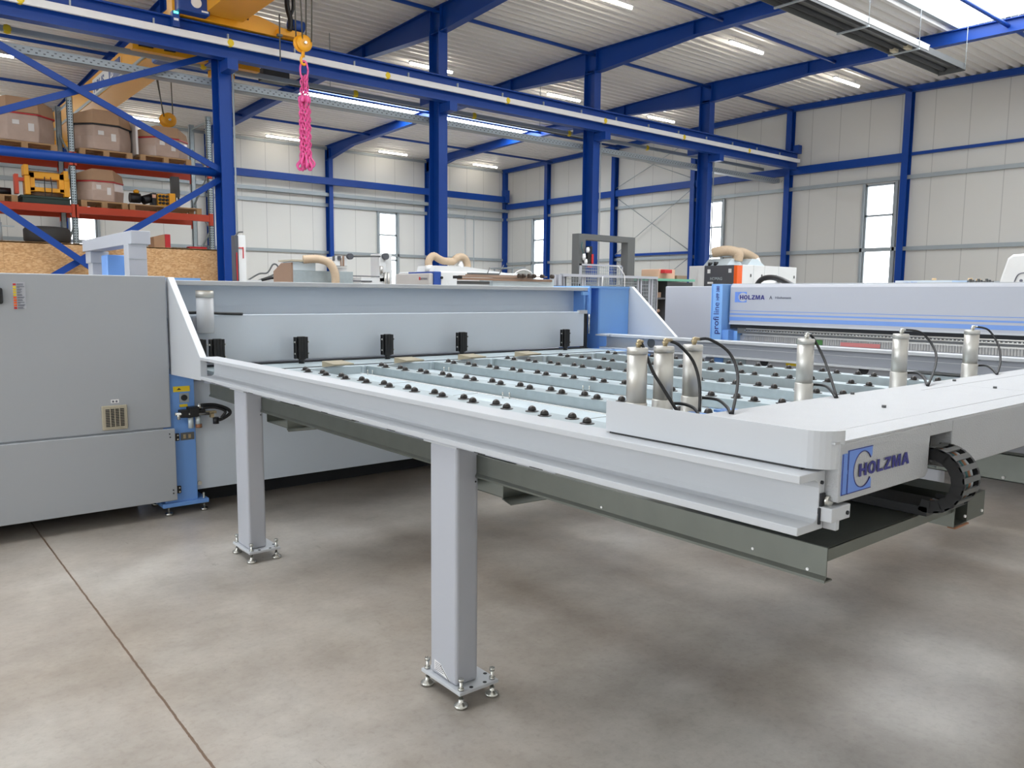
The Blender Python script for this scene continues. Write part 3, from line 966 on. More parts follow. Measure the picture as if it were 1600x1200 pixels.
def pallet(x0, x1, y0, y1, z, lb, m=PALLET):
    t = thing('wooden_pallet', lb, 'pallet', ((x0 + x1) / 2, (y0 + y1) / 2, z), 'pallets on the rack')
    mb = MB()
    for k in range(5):
        a = y0 + (y1 - y0) * (k / 5)
        mb.box(x0, x1, a, a + (y1 - y0) / 5 - .03, z + .105, z + .13)
    build('deck_boards', mb, m, t)
    mb = MB()
    for xx in (x0, (x0 + x1) / 2 - .05, x1 - .1):
        for yy in (y0, (y0 + y1) / 2 - .05, y1 - .1):
            mb.box(xx, xx + .1, yy, yy + .1, z + .02, z + .105)
        mb.box(xx, xx + .1, y0, y1, z, z + .02)
    build('blocks', mb, m, t)
    return t


def bulk_carton(x0, x1, y0, y1, z0, z1, lb, lid=True, drum=False):
    """octagonal bulk box in stretch film with a sagging lid"""
    t = thing('bulk_carton', lb, 'carton', ((x0 + x1) / 2, (y0 + y1) / 2, z0), 'wrapped bulk cartons on the rack')
    cx_, cy_ = (x0 + x1) / 2, (y0 + y1) / 2
    a, b = (x1 - x0) / 2, (y1 - y0) / 2
    k = .45
    P = [(-1, -k), (-k, -1), (k, -1), (1, -k), (1, k), (k, 1), (-k, 1), (-1, k)]
    zl = z0 + (z1 - z0) * (.66 if lid else 1)
    lv = []
    for h, s_ in ((z0, 1.0), ((z0 + zl) / 2, 1.03), (zl, .97)):
        lv.append([(cx_ + p[0] * a * s_ * random.uniform(.98, 1.01), cy_ + p[1] * b * s_ * random.uniform(.98, 1.01), h + random.uniform(-.01, .01)) for p in P])
    vs = sum(lv, [])
    fs = [(q * 8 + i, q * 8 + (i + 1) % 8, (q + 1) * 8 + (i + 1) % 8, (q + 1) * 8 + i) for q in range(2) for i in range(8)] + [list(range(8))[::-1], list(range(16, 24))]
    build('box_body', MB().face_block(vs, fs), FILM, t, bevel=.02)
    if lid:
        lo = [(cx_ + p[0] * a * 1.03, cy_ + p[1] * b * 1.03, zl - .02 - (.03 if i in (3, 4) else 0)) for i, p in enumerate(P)]
        hi = [(cx_ + p[0] * a * .97, cy_ + p[1] * b * .97, z1 - (.1 if i in (0, 7, 3, 4) else .02)) for i, p in enumerate(P)]
        build('lid', MB().face_block(lo + hi, [(i, (i + 1) % 8, 8 + (i + 1) % 8, 8 + i) for i in range(8)] + [list(range(8))[::-1], list(range(8, 16))]), CARD, t)
        bd = [(cx_ + p[0] * a * 1.035, cy_ + p[1] * b * 1.035) for p in P]
        build('strap', MB().prism(bd, 'z', zl - .05, zl - .03), DARK if 'middle' in lb else RED, t)
    build('paper_label', MB().box(cx_ - a * .3, cx_ - a * .1, cy_ - b * 1.04, cy_ - b * 1.025, (z0 + zl) / 2 + .02, (z0 + zl) / 2 + .1), FILMW, t)
    build('paper_label', MB().box(cx_ + a * .15, cx_ + a * .32, cy_ - b * 1.04, cy_ - b * 1.025, (z0 + zl) / 2 - .08, (z0 + zl) / 2 + .06), FILMW, t)
    return t


pallet(2.05, 3.12, 17.52, 18.6, 3.985, 'pallet under the upper left wrapped carton')
bulk_carton(2.0, 3.13, 17.5, 18.6, 4.12, 4.93, 'film-wrapped octagonal carton on the upper shelf, left of the upright')
pallet(3.5, 4.45, 17.52, 18.6, 3.985, 'pallet under the upper middle wrapped carton')
bulk_carton(3.47, 4.5, 17.5, 18.6, 4.12, 4.90, 'brown octagonal carton on the upper shelf, in the middle of the rack')
pallet(4.6, 5.6, 17.52, 18.6, 3.985, 'pallet under the upper right wrapped carton')
bulk_carton(4.62, 5.62, 17.5, 18.6, 4.12, 4.74, 'film-wrapped carton on the upper shelf, nearest the big blue column')
pallet(3.48, 4.32, 17.52, 18.6, 2.99, 'pallet under the round wrapped carton of the lower shelf')
bulk_carton(3.46, 4.3, 17.5, 18.4, 3.12, 3.76, 'round film-wrapped carton with a red band on the lower shelf', lid=True)
pallet(4.36, 5.78, 17.52, 18.6, 2.99, 'wide pallet on the lower shelf carrying machine parts')
solo('carton_block', MB().box(4.535, 4.575, 17.55, 18.5, 4.115, 4.78), FILMW, 'pale upright board wrapped between two upper cartons', 'board')
pallet(1.9, 2.42, 17.52, 18.6, 2.99, 'pallet with black parts at the left end of the lower shelf')
solo('pipe_fittings', MB().cyl((2.0, 17.8, 3.2), (2.35, 17.8, 3.2), .07, 12).cyl((2.05, 17.7, 3.17), (2.2, 18.2, 3.17), .06, 12).cyl((1.95, 17.65, 3.24), (2.15, 17.65, 3.3), .05, 12), BLACK, 'small heap of black pipe fittings at the left edge of the lower shelf', 'fittings')
t = thing('crate', 'low dark green crate under the yellow machine on the rack', 'crate', (2.9, 18, 2.99))
build('crate_body', MB().box(2.5, 3.3, 17.55, 18.5, 2.99, 3.13), DKGREEN, t, bevel=.01)
build('crate_rim', MB().box(2.47, 3.30, 17.52, 18.53, 3.10, 3.135), DKGREEN, t)
t = thing('hydraulic_clamp', 'bright yellow lifting clamp machine on the lower shelf', 'machine', (2.9, 17.8, 3.15))
mb = MB()
mb.box(2.56, 3.28, 17.55, 17.75, 3.46, 3.58).box(2.56, 3.28, 17.55, 17.75, 3.22, 3.30).box(2.56, 2.72, 17.55, 17.75, 3.22, 3.58).box(3.12, 3.28, 17.55, 17.75, 3.22, 3.58)
mb.box(2.54, 2.62, 17.5, 17.8, 3.5, 3.7).box(3.2, 3.28, 17.5, 17.8, 3.45, 3.64).box(3.2, 3.3, 17.52, 17.8, 3.15, 3.5).box(2.55, 2.64, 17.52, 17.8, 3.15, 3.5)
build('yellow_frame', mb, AMBER, t, bevel=.012)
build('drum', MB().cyl((2.66, 17.9, 3.55), (3.18, 17.9, 3.55), .09, 16).cyl((2.62, 17.72, 3.2), (3.2, 17.72, 3.2), .06, 14), BROWN, t)
build('slings', MB().tube([(2.88, 17.54, 3.5), (2.87, 17.52, 3.3), (2.88, 17.54, 3.1)], .008, 5).tube([(2.98, 17.54, 3.5), (2.99, 17.52, 3.3), (2.98, 17.54, 3.1)], .008, 5), BLACK, t)
build('side_arm', MB().box(2.40, 2.46, 17.6, 17.8, 3.16, 3.52).box(2.46, 2.55, 17.62, 17.75, 3.4, 3.46), ORBEAM, t)
t = thing('motor_parts', 'heap of black motor parts on the lower shelf', 'parts', (4.6, 17.9, 3.13))
build('motor', MB().cyl((4.42, 17.75, 3.26), (4.62, 17.75, 3.26), .10, 16), BLACK, t)
build('pump', MB().cyl((4.66, 17.7, 3.22), (4.82, 17.75, 3.28), .09, 14).box(4.83, 4.91, 17.65, 17.85, 3.135, 3.38), BLACK, t)
build('yellow_cap', MB().lathe((4.55, 17.75, 3.38), [(.05, -.02), (.06, .02), (.03, .05)], 12), AMBER, t)
build('label_tag', MB().box(4.83, 4.90, 17.64, 17.65, 3.28, 3.35), PINKB, t)
t = thing('bottle_rack', 'yellow rack of black tubes on the lower shelf', 'rack', (5.1, 17.7, 3.13))
mb, mc = MB(), MB()
for i in range(3):
    for j in range(3):
        mc.cyl((4.96 + i * .07, 17.55, 3.18 + j * .07), (4.96 + i * .07, 17.8, 3.18 + j * .07), .027, 10)
build('tubes', mc, BLACK, t)
build('yellow_case', MB().box(4.93, 5.14, 17.6, 17.85, 3.13, 3.37).box(5.14, 5.26, 17.55, 17.8, 3.13, 3.39).box(5.26, 5.34, 17.55, 17.7, 3.13, 3.19), AMBER, t)
t = thing('hanging_hoses', 'dark bundle hanging vertically under the upper shelf', 'hoses', (5.5, 18.45, 3.2))
build('bundle', MB().box(5.44, 5.62, 18.4, 18.52, 3.42, 3.86), DGREY, t, bevel=.02)
for x in (5.46, 5.53, 5.60):
    build('strap_end', MB().box(x - .015, x + .015, 18.44, 18.48, 3.13, 3.43), BLACK, t)
solo('red_base', MB().box(5.44, 5.62, 18.38, 18.5, 3.10, 3.16), RED, 'small red foot of the hanging dark bundle', 'foot')

# chipboard enclosure with things on it
t = thing('chipboard_enclosure', 'orange-brown chipboard enclosure below the pallet rack', 'enclosure', (3, 16.6, 0))
for a, b in ((.75, 1.958), (1.96, 3.188), (3.19, 4.408), (4.41, 5.6)):
    build('board', MB().box(a, b, 16.06, 16.08, 0, 2.19), OSB, t)
build('side_board', MB().box(5.585, 5.605, 16.08, 17.35, 0, 2.19), OSB, t)
build('top_board', MB().box(.75, 5.6, 16.06, 17.35, 2.17, 2.195), OSB, t)
t = thing('tyre', 'black tyre lying flat on the chipboard enclosure', 'tyre', (2.68, 16.5, 2.195))
build('tread', MB().lathe((2.70, 16.5, 2.195), [(.24, 0), (.33, .01), (.37, .05), (.37, .24), (.33, .285), (.24, .295)], 36), TYRE, t)
t = thing('tyre_stand', 'grey axle stand at the left edge on the chipboard', 'stand', (1.98, 16.5, 2.195))
build('post', MB().cyl((1.98, 16.5, 2.195), (1.98, 16.5, 2.53), .035, 12), RAILG, t)
build('arm', MB().box(1.95, 2.2, 16.48, 16.52, 2.46, 2.48).cyl((1.98, 16.5, 2.53), (1.98, 16.5, 2.62), .02, 8), RAILG, t)
t = thing('parts_box', 'small open brown crate with a red end on the chipboard', 'box', (4.6, 16.5, 2.195))
build('crate', MB().prism([(4.46, 2.195), (4.66, 2.195), (4.68, 2.46), (4.46, 2.40)], 'y', 16.3, 16.7), CARD, t)
build('red_end', MB().box(4.66, 4.76, 16.28, 16.72, 2.195, 2.46), RED, t, bevel=.01)
solo('toolbox', MB().box(5.12, 5.46, 16.3, 16.5, 2.195, 2.25), RED, 'flat red toolbox at the right end of the chipboard', 'toolbox', bevel=.01)
solo('strap_roll', MB().box(4.8, 5.1, 16.32, 16.45, 2.195, 2.22), BLACK, 'flat black strap lying beside the flat red toolbox', 'strap', bevel=.005)

# ================================================================== FIRST SAW (beam along X, left to centre)
YF = 4.95
# left cabinet
t = thing('machine_cabinet', 'large grey machine cabinet filling the left edge of the view', 'cabinet', (-.3, 5.6, 0))
build('upper_door', MB().box(-2.0, 1.405, 4.93, 6.2, .543, 1.442), CABP, t, bevel=.006)
build('lower_door', MB().box(-2.0, 1.418, 4.905, 4.93, .10, .537), CABP, t, bevel=.004)
build('body', MB().box(-2.0, 1.36, 4.94, 6.2, .12, .55), CABP, t)
build('plinth', MB().box(-1.9, 1.30, 5.35, 6.1, 0, .12), DARK, t)
for x, z in ((1.385, .508), (1.388, .488), (1.395, .165), (1.395, .145)):
    build('door_screw', MB().cyl((x, 4.901, z), (x, 4.906, z), .004, 10), BLACK, t)
g = build('vent_grille', MB().box(1.028, 1.162, 4.917, 4.93, .562, .702), BEIGE, t, bevel=.004)
mb = MB()
for k in range(11):
    mb.box(1.046, 1.144, 4.914, 4.919, .582 + k * .0095, .587 + k * .0095)
build('slots', mb, DARK, g)
mb = MB()
for k in range(1, 4):
    mb.box(1.046 + k * .0245 - .002, 1.046 + k * .0245 + .002, 4.911, 4.92, .578, .69)
build('slot_bars', mb, BEIGE, g)
build('paper_sticker', MB().box(1.08, 1.122, 4.928, 4.93, .715, .735), WHITE, t)
mb = MB()
for i in range(2):
    mb.lathe((1.091 + .018 * i, 4.926, .724), [(.006, 0), (.006, .002)], 12, 'y')
build('sticker_print', mb, GREYTXT, t)
lab = build('warning_label_strip', MB().box(.632, .69, 4.928, 4.93, 1.255, 1.395), PAINT, t)
mats = [RED, YELLOW, YELLOW, YELLOW, YELLOW, ORANGE, ORANGE, ORANGE, ORANGE, RED]
for k in range(10):
    z = 1.388 - k * .0138
    build('pictogram', MB().box(.634, .648, 4.926, 4.928, z - .010, z), mats[k], lab)
mb = MB()
for k in range(10):
    z = 1.388 - k * .0138
    mb.box(.652, .652 + random.uniform(.02, .036), 4.926, 4.928, z - .004, z - .001).box(.652, .652 + random.uniform(.01, .03), 4.926, 4.928, z - .009, z - .0065)
build('fine_print', mb, GREYTXT, lab)
build('door_handle', MB().box(.50, .585, 4.90, 4.93, 1.28, 1.365), BLACK, t, bevel=.01)

# blue end column of the first saw
t = thing('machine_column', 'blue steel end column with air service unit, beside the grey cabinet', 'column', (1.48, 5.0, 0))
build('post', MB().box(1.36, 1.552, YF, YF + .30, .075, .862), BLUE, t, bevel=.004)
build('foot_plate', MB().box(1.34, 1.612, YF - .02, YF + .36, .052, .078), BLUE, t, bevel=.003)
mb = MB()
for x in (1.38, 1.59):
    for y in (YF + .01, YF + .3):
        mb.cyl((x, y, 0.0), (x, y, .014), .022, 12).cyl((x, y, .01), (x, y, .11), .007, 8)
build('levelling_feet', mb, ZINC, t)
for z in (.478, .155):
    h = build('hinge', MB().box(1.408, 1.45, YF - .016, YF, z - .022, z + .022), BLACK, t, bevel=.003)
    build('hinge_bolts', MB().cyl((1.44, YF - .02, z + .012), (1.44, YF - .015, z + .012), .005, 8).cyl((1.44, YF - .02, z - .012), (1.44, YF - .015, z - .012), .005, 8), ZINC, h)
s1 = build('warning_sticker', MB().box(1.428, 1.525, YF - .003, YF, .752, .785), YELLOW, t)
build('sticker_symbol', MB().prism([(1.448, .764), (1.474, .764), (1.461, .776)], 'y', YF - .005, YF - .003), BLACK, s1)
s1 = build('dial_plate', MB().box(1.462, 1.518, YF - .004, YF, .685, .742), RAILG, t)
build('dial', MB().cyl((1.489, YF - .012, .715), (1.489, YF - .003, .715), .018, 20), BLACK, s1)
build('small_sticker', MB().box(1.462, 1.508, YF - .003, YF, .658, .675), YELLOW, t)
v = build('service_unit', MB().box(1.45, 1.50, YF - .06, YF, .60, .645).box(1.50, 1.56, YF - .06, YF, .60, .66).box(1.56, 1.60, YF - .05, YF, .605, .64), BLACK, t, bevel=.005)
build('unit_pipe', MB().cyl((1.42, YF - .05, .625), (1.62, YF - .05, .612), .010, 10).cyl((1.44, YF - .05, .59), (1.44, YF - .05, .63), .010, 8), ZINC, v)
build('bowl', MB().cyl((1.515, YF - .03, .53), (1.515, YF - .03, .60), .016, 14).cyl((1.56, YF - .03, .545), (1.56, YF - .03, .60), .016, 14), GALVL, v)
build('drain_knob', MB().cyl((1.562, YF - .03, .528), (1.562, YF - .03, .55), .019, 14), RUST, v)
build('fitting', MB().cyl((1.57, YF - .03, .64), (1.57, YF - .03, .675), .013, 10), ZINC, v)
build('hose', MB().tube([(1.58, YF - .04, .665), (1.66, YF - .04, .66), (1.735, YF - .04, .63), (1.75, YF - .04, .60), (1.70, YF - .04, .57), (1.66, YF - .04, .565)], .011, 8)
      .tube([(1.58, YF - .06, .65), (1.65, YF - .06, .65), (1.715, YF - .06, .62), (1.69, YF - .06, .58)], .009, 8), BLACK, v)
build('brass_elbow', MB().box(1.60, 1.665, YF - .05, YF - .02, .61, .625).box(1.63, 1.65, YF - .05, YF - .02, .585, .615), BRASS, v)
build('black_coupling', MB().cyl((1.66, YF - .05, .545), (1.66, YF - .05, .585), .018, 10), BLACK, v)
s1 = build('gauge_plate', MB().box(1.462, 1.54, YF - .006, YF, .455, .50), DGREY, t)
build('gauge_marks', MB().box(1.475, 1.49, YF - .008, YF - .005, .465, .49).box(1.505, 1.52, YF - .008, YF - .005, .465, .488), BRASS, s1)


def gusset(x, y0, lb, xe=.037):
    t = thing('gusset_bracket', lb, 'bracket', (x, y0 - .3, .86), 'triangular gussets at the table rails')
    build('plate', MB().prism([(y0 + .02, .858), (y0 + .02, 1.437), (y0 - .018, 1.437), (y0 - .545, .998), (y0 - .545, .869)], 'x', x, x + xe), PAINTW, t, bevel=.003)
    return t


gusset(1.418, 4.953, 'white triangular gusset plate between the grey cabinet and the near rail')

# first saw body
t = thing('pressure_beam_saw', 'long pale panel saw body with pressure beam across the middle of the view', 'saw', (3.2, 5.5, 0))
build('pressure_panel', MB().box(1.456, 4.865, YF, YF + .03, .912, 1.213), SHEET, t, bevel=.004)
build('beam_web', MB().box(1.456, 4.98, 5.2, 5.23, 1.15, 1.395), SHEET, t)
build('beam_ledge', MB().box(1.456, 4.86, YF + .05, 5.2, 1.18, 1.19).box(1.456, 4.90, 5.185, 5.2, 1.19, 1.262), SHEET, t)
build('beam_flange', MB().box(1.43, 4.99, 5.02, 5.75, 1.392, 1.422), PAINTW, t, bevel=.004)
build('front_skirt', MB().box(1.545, 5.3, 5.0, 5.03, .124, .80), SHEET, t, bevel=.003)
build('housing', MB().box(1.56, 5.3, 5.03, 6.1, .124, .85), PAINT, t)
build('plinth', MB().box(1.5, 5.3, 5.2, 6.0, 0, .124), DARK, t)
build('rear_wall', MB().box(1.456, 5.3, 5.9, 5.95, .85, 1.40), PAINT, t)
build('skirt_screw', MB().cyl((1.578, 4.992, .165), (1.578, 5.0, .165), .014, 14), ZINC, t)
build('saw_slot', MB().box(1.46, 4.87, YF - .05, YF + .04, .885, .904), DARK, t)
build('top_cable', MB().tube([(1.47, YF - .005, 1.225), (1.6, YF - .01, 1.228), (1.72, YF - .01, 1.221), (1.86, YF - .01, 1.217)], .009, 7), BLACK, t, label='flat black cable on the panel edge')
build('scanner_tube_bracket', MB().box(1.55, 1.67, YF - .02, YF, 1.12, 1.20), PAINT, t)
t2 = thing('extraction_canister', 'white vertical canister with a steel rim on the saw panel at left', 'canister', (1.61, 4.88, 1.105))
build('body', MB().lathe((1.612, 4.885, 1.105), [(.046, 0), (.050, .004), (.050, .215)], 28), PAINTW, t2)
build('steel_rim', MB().lathe((1.612, 4.885, 1.32), [(.052, 0), (.052, .035), (.049, .037)], 28), ALU, t2)
build('copper_edge', MB().lathe((1.612, 4.885, 1.357), [(.052, 0), (.052, .003)], 28), BRASS, t2)

# blue frame at the right end of the first saw
t = thing('machine_column', 'bright blue frame corner between the two saws', 'column', (5.15, 5.1, 0))
build('front_plate', MB().box(5.14, 5.515, 5.03, 5.05, .90, 1.418), SKYB, t, label='paler blue front plate')
build('side_plate', MB().box(5.12, 5.14, 5.03, 5.30, .88, 1.418), BLUE, t)
build('inner_plate', MB().box(4.86, 5.13, 5.24, 5.26, .86, 1.418), BLUE, t)
build('post', MB().box(5.32, 5.5, 5.3, 5.6, 0, 1.40), BLUE, t)
build('guide_strip', MB().box(4.975, 4.995, 5.0, 5.24, 1.19, 1.418), BLUE, t)
build('guide_tab', MB().box(4.91, 4.98, 5.01, 5.04, 1.355, 1.385).cyl((4.945, 5.03, 1.22), (4.945, 5.03, 1.36), .006, 8), SKYB, t)
build('cylinder_slide', MB().box(4.885, 4.925, 4.97, 5.02, .90, 1.22), BLACK, t)
build('slide_rod', MB().cyl((4.935, 4.96, 1.02), (4.935, 4.96, 1.19), .008, 8), ZINC, t)
build('clamp_tab', MB().box(4.80, 4.90, 4.945, 4.97, 1.195, 1.225), PAINTW, t)
build('top_plate', MB().box(5.0, 5.515, 5.02, 5.5, 1.418, 1.436), SKYB, t)
build('base_shelf', MB().box(4.96, 5.5, 4.62, 5.03, .872, .884), SKYB, t)
build('lower_box', MB().box(4.96, 5.09, 4.38, 4.62, .80, .872), BLUE, t)
gusset(5.52, 5.02, 'white triangular gusset plate beside the bright blue frame corner')

# table edge strip and black guides
t = thing('saw_table_strip', 'narrow light steel strip between roller table and pressure panel', 'table strip', (3.2, 4.7, .8))
build('strip', MB().box(1.55, 4.87, 4.58, YF - .06, .878, .898), GALV, t)
build('front_channel', MB().box(1.9, 4.93, 4.50, 4.56, .79, .894), GALVL, t)
build('slot_line', MB().box(1.6, 4.87, 4.562, 4.578, .880, .896), DARK, t)
build('support', MB().box(1.6, 4.85, 4.7, YF - .04, .80, .878), PAINT, t)
proto = thing('stop_guide', 'x', 'guide', (0, 0, 0))
mb = MB()
for k in range(5):
    mb.box(-.046 + k * .019, -.032 + k * .019, -.012 if k in (0, 4) else -.024, .012, .032, .172)
mb.box(-.046, .046, -.006, .012, .034, .170).box(-.022, .022, -.022, .010, .028, .175)
build('profile', mb, BLACK, proto, bevel=.0015)
build('neck', MB().cyl((0, -.004, 0), (0, -.004, .04), .019, 12), BLACK, proto)
build('side_screws', MB().box(-.05, -.044, -.014, -.006, .06, .07).box(-.05, -.044, -.014, -.006, .135, .145).box(.044, .05, -.014, -.006, .06, .07).box(.044, .05, -.014, -.006, .135, .145), ZINC, proto)
gd = ((1.66, 'black ribbed stop guide just right of the white gusset, in the clear'), (1.55, 'black ribbed stop guide half hidden by the white gusset'), (2.20, 'black ribbed stop guide, third from the left'),
      (2.84, 'black ribbed stop guide left of the middle of the panel'), (3.48, 'black ribbed stop guide right of the middle of the panel'), (4.54, 'black ribbed stop guide nearest the blue frame corner'))
for k, (x, lb) in enumerate(gd):
    c = proto if k == 0 else copy_tree(proto)
    c.location = (x, 4.84, .897); c['label'] = lb; c['group'] = 'black stop guides along the pressure panel'

# ================================================================== TABLE RAILS AND LEGS
def crail(name, lb, x0, x1, y0, y1, z0, z1, tf, flip=False, tw=.022):
    """C rail along Y, open towards -X"""
    t = thing(name, lb, 'rail', ((x0 + x1) / 2, (y0 + y1) / 2, z0))
    r = .018
    poly = [(x0, z0), (x1, z0), (x1, z1), (x0, z1), (x0, z1 - tf), (x1 - tw - r, z1 - tf), (x1 - tw - r * .3, z1 - tf - r * .3), (x1 - tw, z1 - tf - r),
            (x1 - tw, z0 + tf + r), (x1 - tw - r * .3, z0 + tf + r * .3), (x1 - tw - r, z0 + tf), (x0, z0 + tf)]
    b = build('profile', MB().prism(poly, 'y', y0, y1), PAINTW, t, bevel=.0015)
    return t


near_rail = t = crail('table_rail', 'long white steel channel rail on two square legs crossing the picture diagonally', 1.418, 1.515, .828, 4.41, .876, .999, .017)
build('end_slot', MB().box(1.497, 1.513, .824, .829, .925, .952).box(1.493, 1.499, .824, .829, .888, .922), DARK, t)
build('slot_pin', MB().cyl((1.517, .815, .935), (1.517, .829, .935), .012, 16), ZINC, t)
build('end_block', MB().box(1.497, 1.572, .80, .829, .895, .925).box(1.515, 1.53, .80, .829, .876, .90), PAINTW, t, bevel=.002)
build('end_holes', MB().cyl((1.558, .797, .908), (1.558, .801, .908), .0045, 10).cyl((1.500, .824, .975), (1.500, .829, .975), .004, 8), DARK, t)
mb = MB()
build('under_strip', MB().box(1.425, 1.50, 1.55, 4.3, .8715, .8755), PAINT, t)
mb = MB()
for k in range(11):
    y = 1.60 + k * .26
    if not (1.9 < y < 2.3 or 3.7 < y < 4.1):
        mb.box(1.4235, 1.426, y, y + .055, .8722, .8748)
build('slots', mb, BLACK, t)


def table_leg(rail, x0, x1, y0, y1, ztop, lb, sticker=False):
    t = build('leg', MB().box(x0, x1, y0, y1, .058, ztop - .009), PAINT, rail, bevel=.012, seg=3, label=lb)
    build('cap_plate', MB().box(x0 - .012, x1 + .004, y0 - .018, y1 + .02, ztop - .010, ztop), PAINTW, t, bevel=.001)
    bx0, bx1, by0, by1 = x0 - .014, x1 + .055, y0 - .042, y1 + .035
    build('base_plate', MB().box(bx0, bx1, by0, by1, .046, .058), PAINTW, t, bevel=.002)
    for x, y in ((bx0 + .055, by0 + .012), (bx1 - .05, by0 + .012), (bx1 - .012, by0 + .06)):
        build('plate_hole', MB().cyl((x, y, .0575), (x, y, .0588), .007, 12), DARK, t)
    for x in (bx0 + .016, bx1 - .016):
        for y in (by0 + .016, by1 - .016):
            build('levelling_foot', MB().lathe((x, y, 0), [(.022, 0), (.025, .004), (.024, .010), (.012, .017), (.009, .022), (.009, .03)], 18)
                  .cyl((x, y, .03), (x, y, .096), .0055, 10).cyl((x, y, .058), (x, y, .066), .011, 6).cyl((x, y, .088), (x, y, .098), .010, 6), ZINC, t)
    build('side_hole', MB().cyl((x1 - .014, y0 - .001, ztop - .13), (x1 - .014, y0 + .003, ztop - .13), .0035, 8), DARK, t)
    if sticker:
        build('paper_sticker', MB().prism([(y0 + .125, .11), (y0 + .125, .076), (y0 + .035, .066), (y0 + .088, .105)], 'x', x0 - .0012, x0), WHITE, t, label='small torn paper delivery label')
        for k in range(5):
            build('print_line', MB().box(x0 - .0016, x0 - .0012, y0 + .07 + .003 * k, y0 + .12, .077 + .006 * k, .079 + .006 * k), GREYTXT, t)
        build('pen_mark', MB().bar((x0 - .0016, y0 + .088, .10), (x0 - .0016, y0 + .036, .064), .0006, .003, side=(1, 0, 0)), DGREY, t)
    return t


table_leg(near_rail, 1.448, 1.540, 2.043, 2.197, .872, 'white square leg nearest the camera, in the middle foreground', sticker=True)
table_leg(near_rail, 1.446, 1.538, 3.842, 3.996, .872, 'white square leg behind, close to the blue column on the left')

# far rail
t = thing('table_rail', 'far white rail and side panel of the roller table, with half-round holes', 'rail', (5.16, 3, .75))
build('profile', MB().prism([(5.10, .995), (5.10, 1.016), (5.22, 1.016), (5.22, .885), (5.10, .885), (5.10, .90), (5.19, .90), (5.19, .995)], 'y', 1.0, 4.99), PAINTW, t, bevel=.002)
build('side_panel', MB().box(5.185, 5.20, 1.0, 4.6, .60, .99), PAINT, t)
build('seams', MB().box(5.183, 5.186, 1.0, 4.3, .955, .958).box(5.183, 5.186, 1.0, 4.3, .838, .841).box(5.183, 5.186, 1.0, 4.3, .795, .798), WHITE, t)
for y, z in ((3.36, .885), (2.6, .885)):
    pts = [(y - .035 * math.cos(a), z - .045 * math.sin(a)) for a in [math.pi * k / 10 for k in range(11)]]
    build('half_round_hole', MB().prism(pts, 'x', 5.178, 5.186), DARK, t)
build('round_hole', MB().cyl((5.188, 4.46, .955), (5.18, 4.46, .955), .04, 20), DGREY, t)
build('opening', MB().box(5.178, 5.186, 3.52, 3.72, .79, .895), GALV, t)
build('blue_post', MB().box(5.17, 5.186, 3.72, 3.80, .78, .90), BLUE, t)
build('yellow_sticker', MB().box(5.18, 5.186, 3.09, 3.18, .86, .885), YELLOW, t)
build('rail_brackets', MB().box(5.06, 5.10, 4.85, 5.0, 1.0, 1.012).box(5.06, 5.10, 4.8, 4.95, .885, .897), PAINTW, t)
table_leg(t, 5.10, 5.18, 2.04, 2.19, .885, 'pale leg under the far rail, seen below the carriage')
table_leg(t, 5.10, 5.18, 3.84, 3.99, .885, 'pale leg under the far rail near the blue frame')
t = thing('limit_switch', 'small grey switch bracket on the far rail, left of the last cylinders', 'switch', (5.12, 2.0, .86))
build('body', MB().prism([(1.93, .85), (2.12, .85), (2.16, .885), (1.93, .885)], 'x', 5.06, 5.12), GALV, t)
build('arm', MB().box(5.05, 5.13, 1.93, 2.22, .893, .90), DGREY, t)

# second long channel just right of the table (frame of second table, right edge of view)
# galvanised trays under the table
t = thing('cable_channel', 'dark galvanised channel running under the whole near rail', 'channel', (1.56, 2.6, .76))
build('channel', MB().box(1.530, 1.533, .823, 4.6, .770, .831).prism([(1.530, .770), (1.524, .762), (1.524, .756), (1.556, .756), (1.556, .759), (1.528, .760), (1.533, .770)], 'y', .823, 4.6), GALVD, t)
for y, z in ((.865, .775), (1.0, .785), (1.475, .778)):
    build('rivet', MB().cyl((1.530, y, z), (1.528, y, z), .0035, 8), WHITE, t)
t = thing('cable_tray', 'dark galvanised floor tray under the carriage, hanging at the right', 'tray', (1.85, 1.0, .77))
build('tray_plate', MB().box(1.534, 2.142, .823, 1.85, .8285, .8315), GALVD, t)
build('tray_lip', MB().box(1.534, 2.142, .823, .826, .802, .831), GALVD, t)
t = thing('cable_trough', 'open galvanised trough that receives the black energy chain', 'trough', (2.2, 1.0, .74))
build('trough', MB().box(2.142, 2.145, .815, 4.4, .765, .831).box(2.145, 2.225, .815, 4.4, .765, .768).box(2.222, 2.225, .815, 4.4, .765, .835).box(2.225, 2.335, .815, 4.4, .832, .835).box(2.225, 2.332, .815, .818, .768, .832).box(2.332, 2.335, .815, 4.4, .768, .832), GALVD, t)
build('rust_lip', MB().box(2.142, 2.225, .81, .83, .762, .7655), RUST, t)
build('rivets', MB().cyl((2.205, .811, .785), (2.205, .815, .785), .004, 8).cyl((2.315, .811, .782), (2.315, .815, .782), .004, 8), WHITE, t)
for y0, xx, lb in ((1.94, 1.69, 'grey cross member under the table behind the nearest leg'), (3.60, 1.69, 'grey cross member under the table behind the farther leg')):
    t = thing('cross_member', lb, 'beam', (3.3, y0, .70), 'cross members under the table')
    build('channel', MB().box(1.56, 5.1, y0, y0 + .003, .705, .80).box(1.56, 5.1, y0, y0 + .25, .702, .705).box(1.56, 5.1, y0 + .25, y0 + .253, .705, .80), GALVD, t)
    build('tab_plate', MB().prism([(1.555, y0), (1.53, y0 - .075), (1.69, y0 - .09), (1.70, y0)], 'z', .699, .702), GALVD, t)
t = thing('table_pan', 'light galvanised sheets lying low between the roller channels', 'sheet', (3.4, 3, .79))
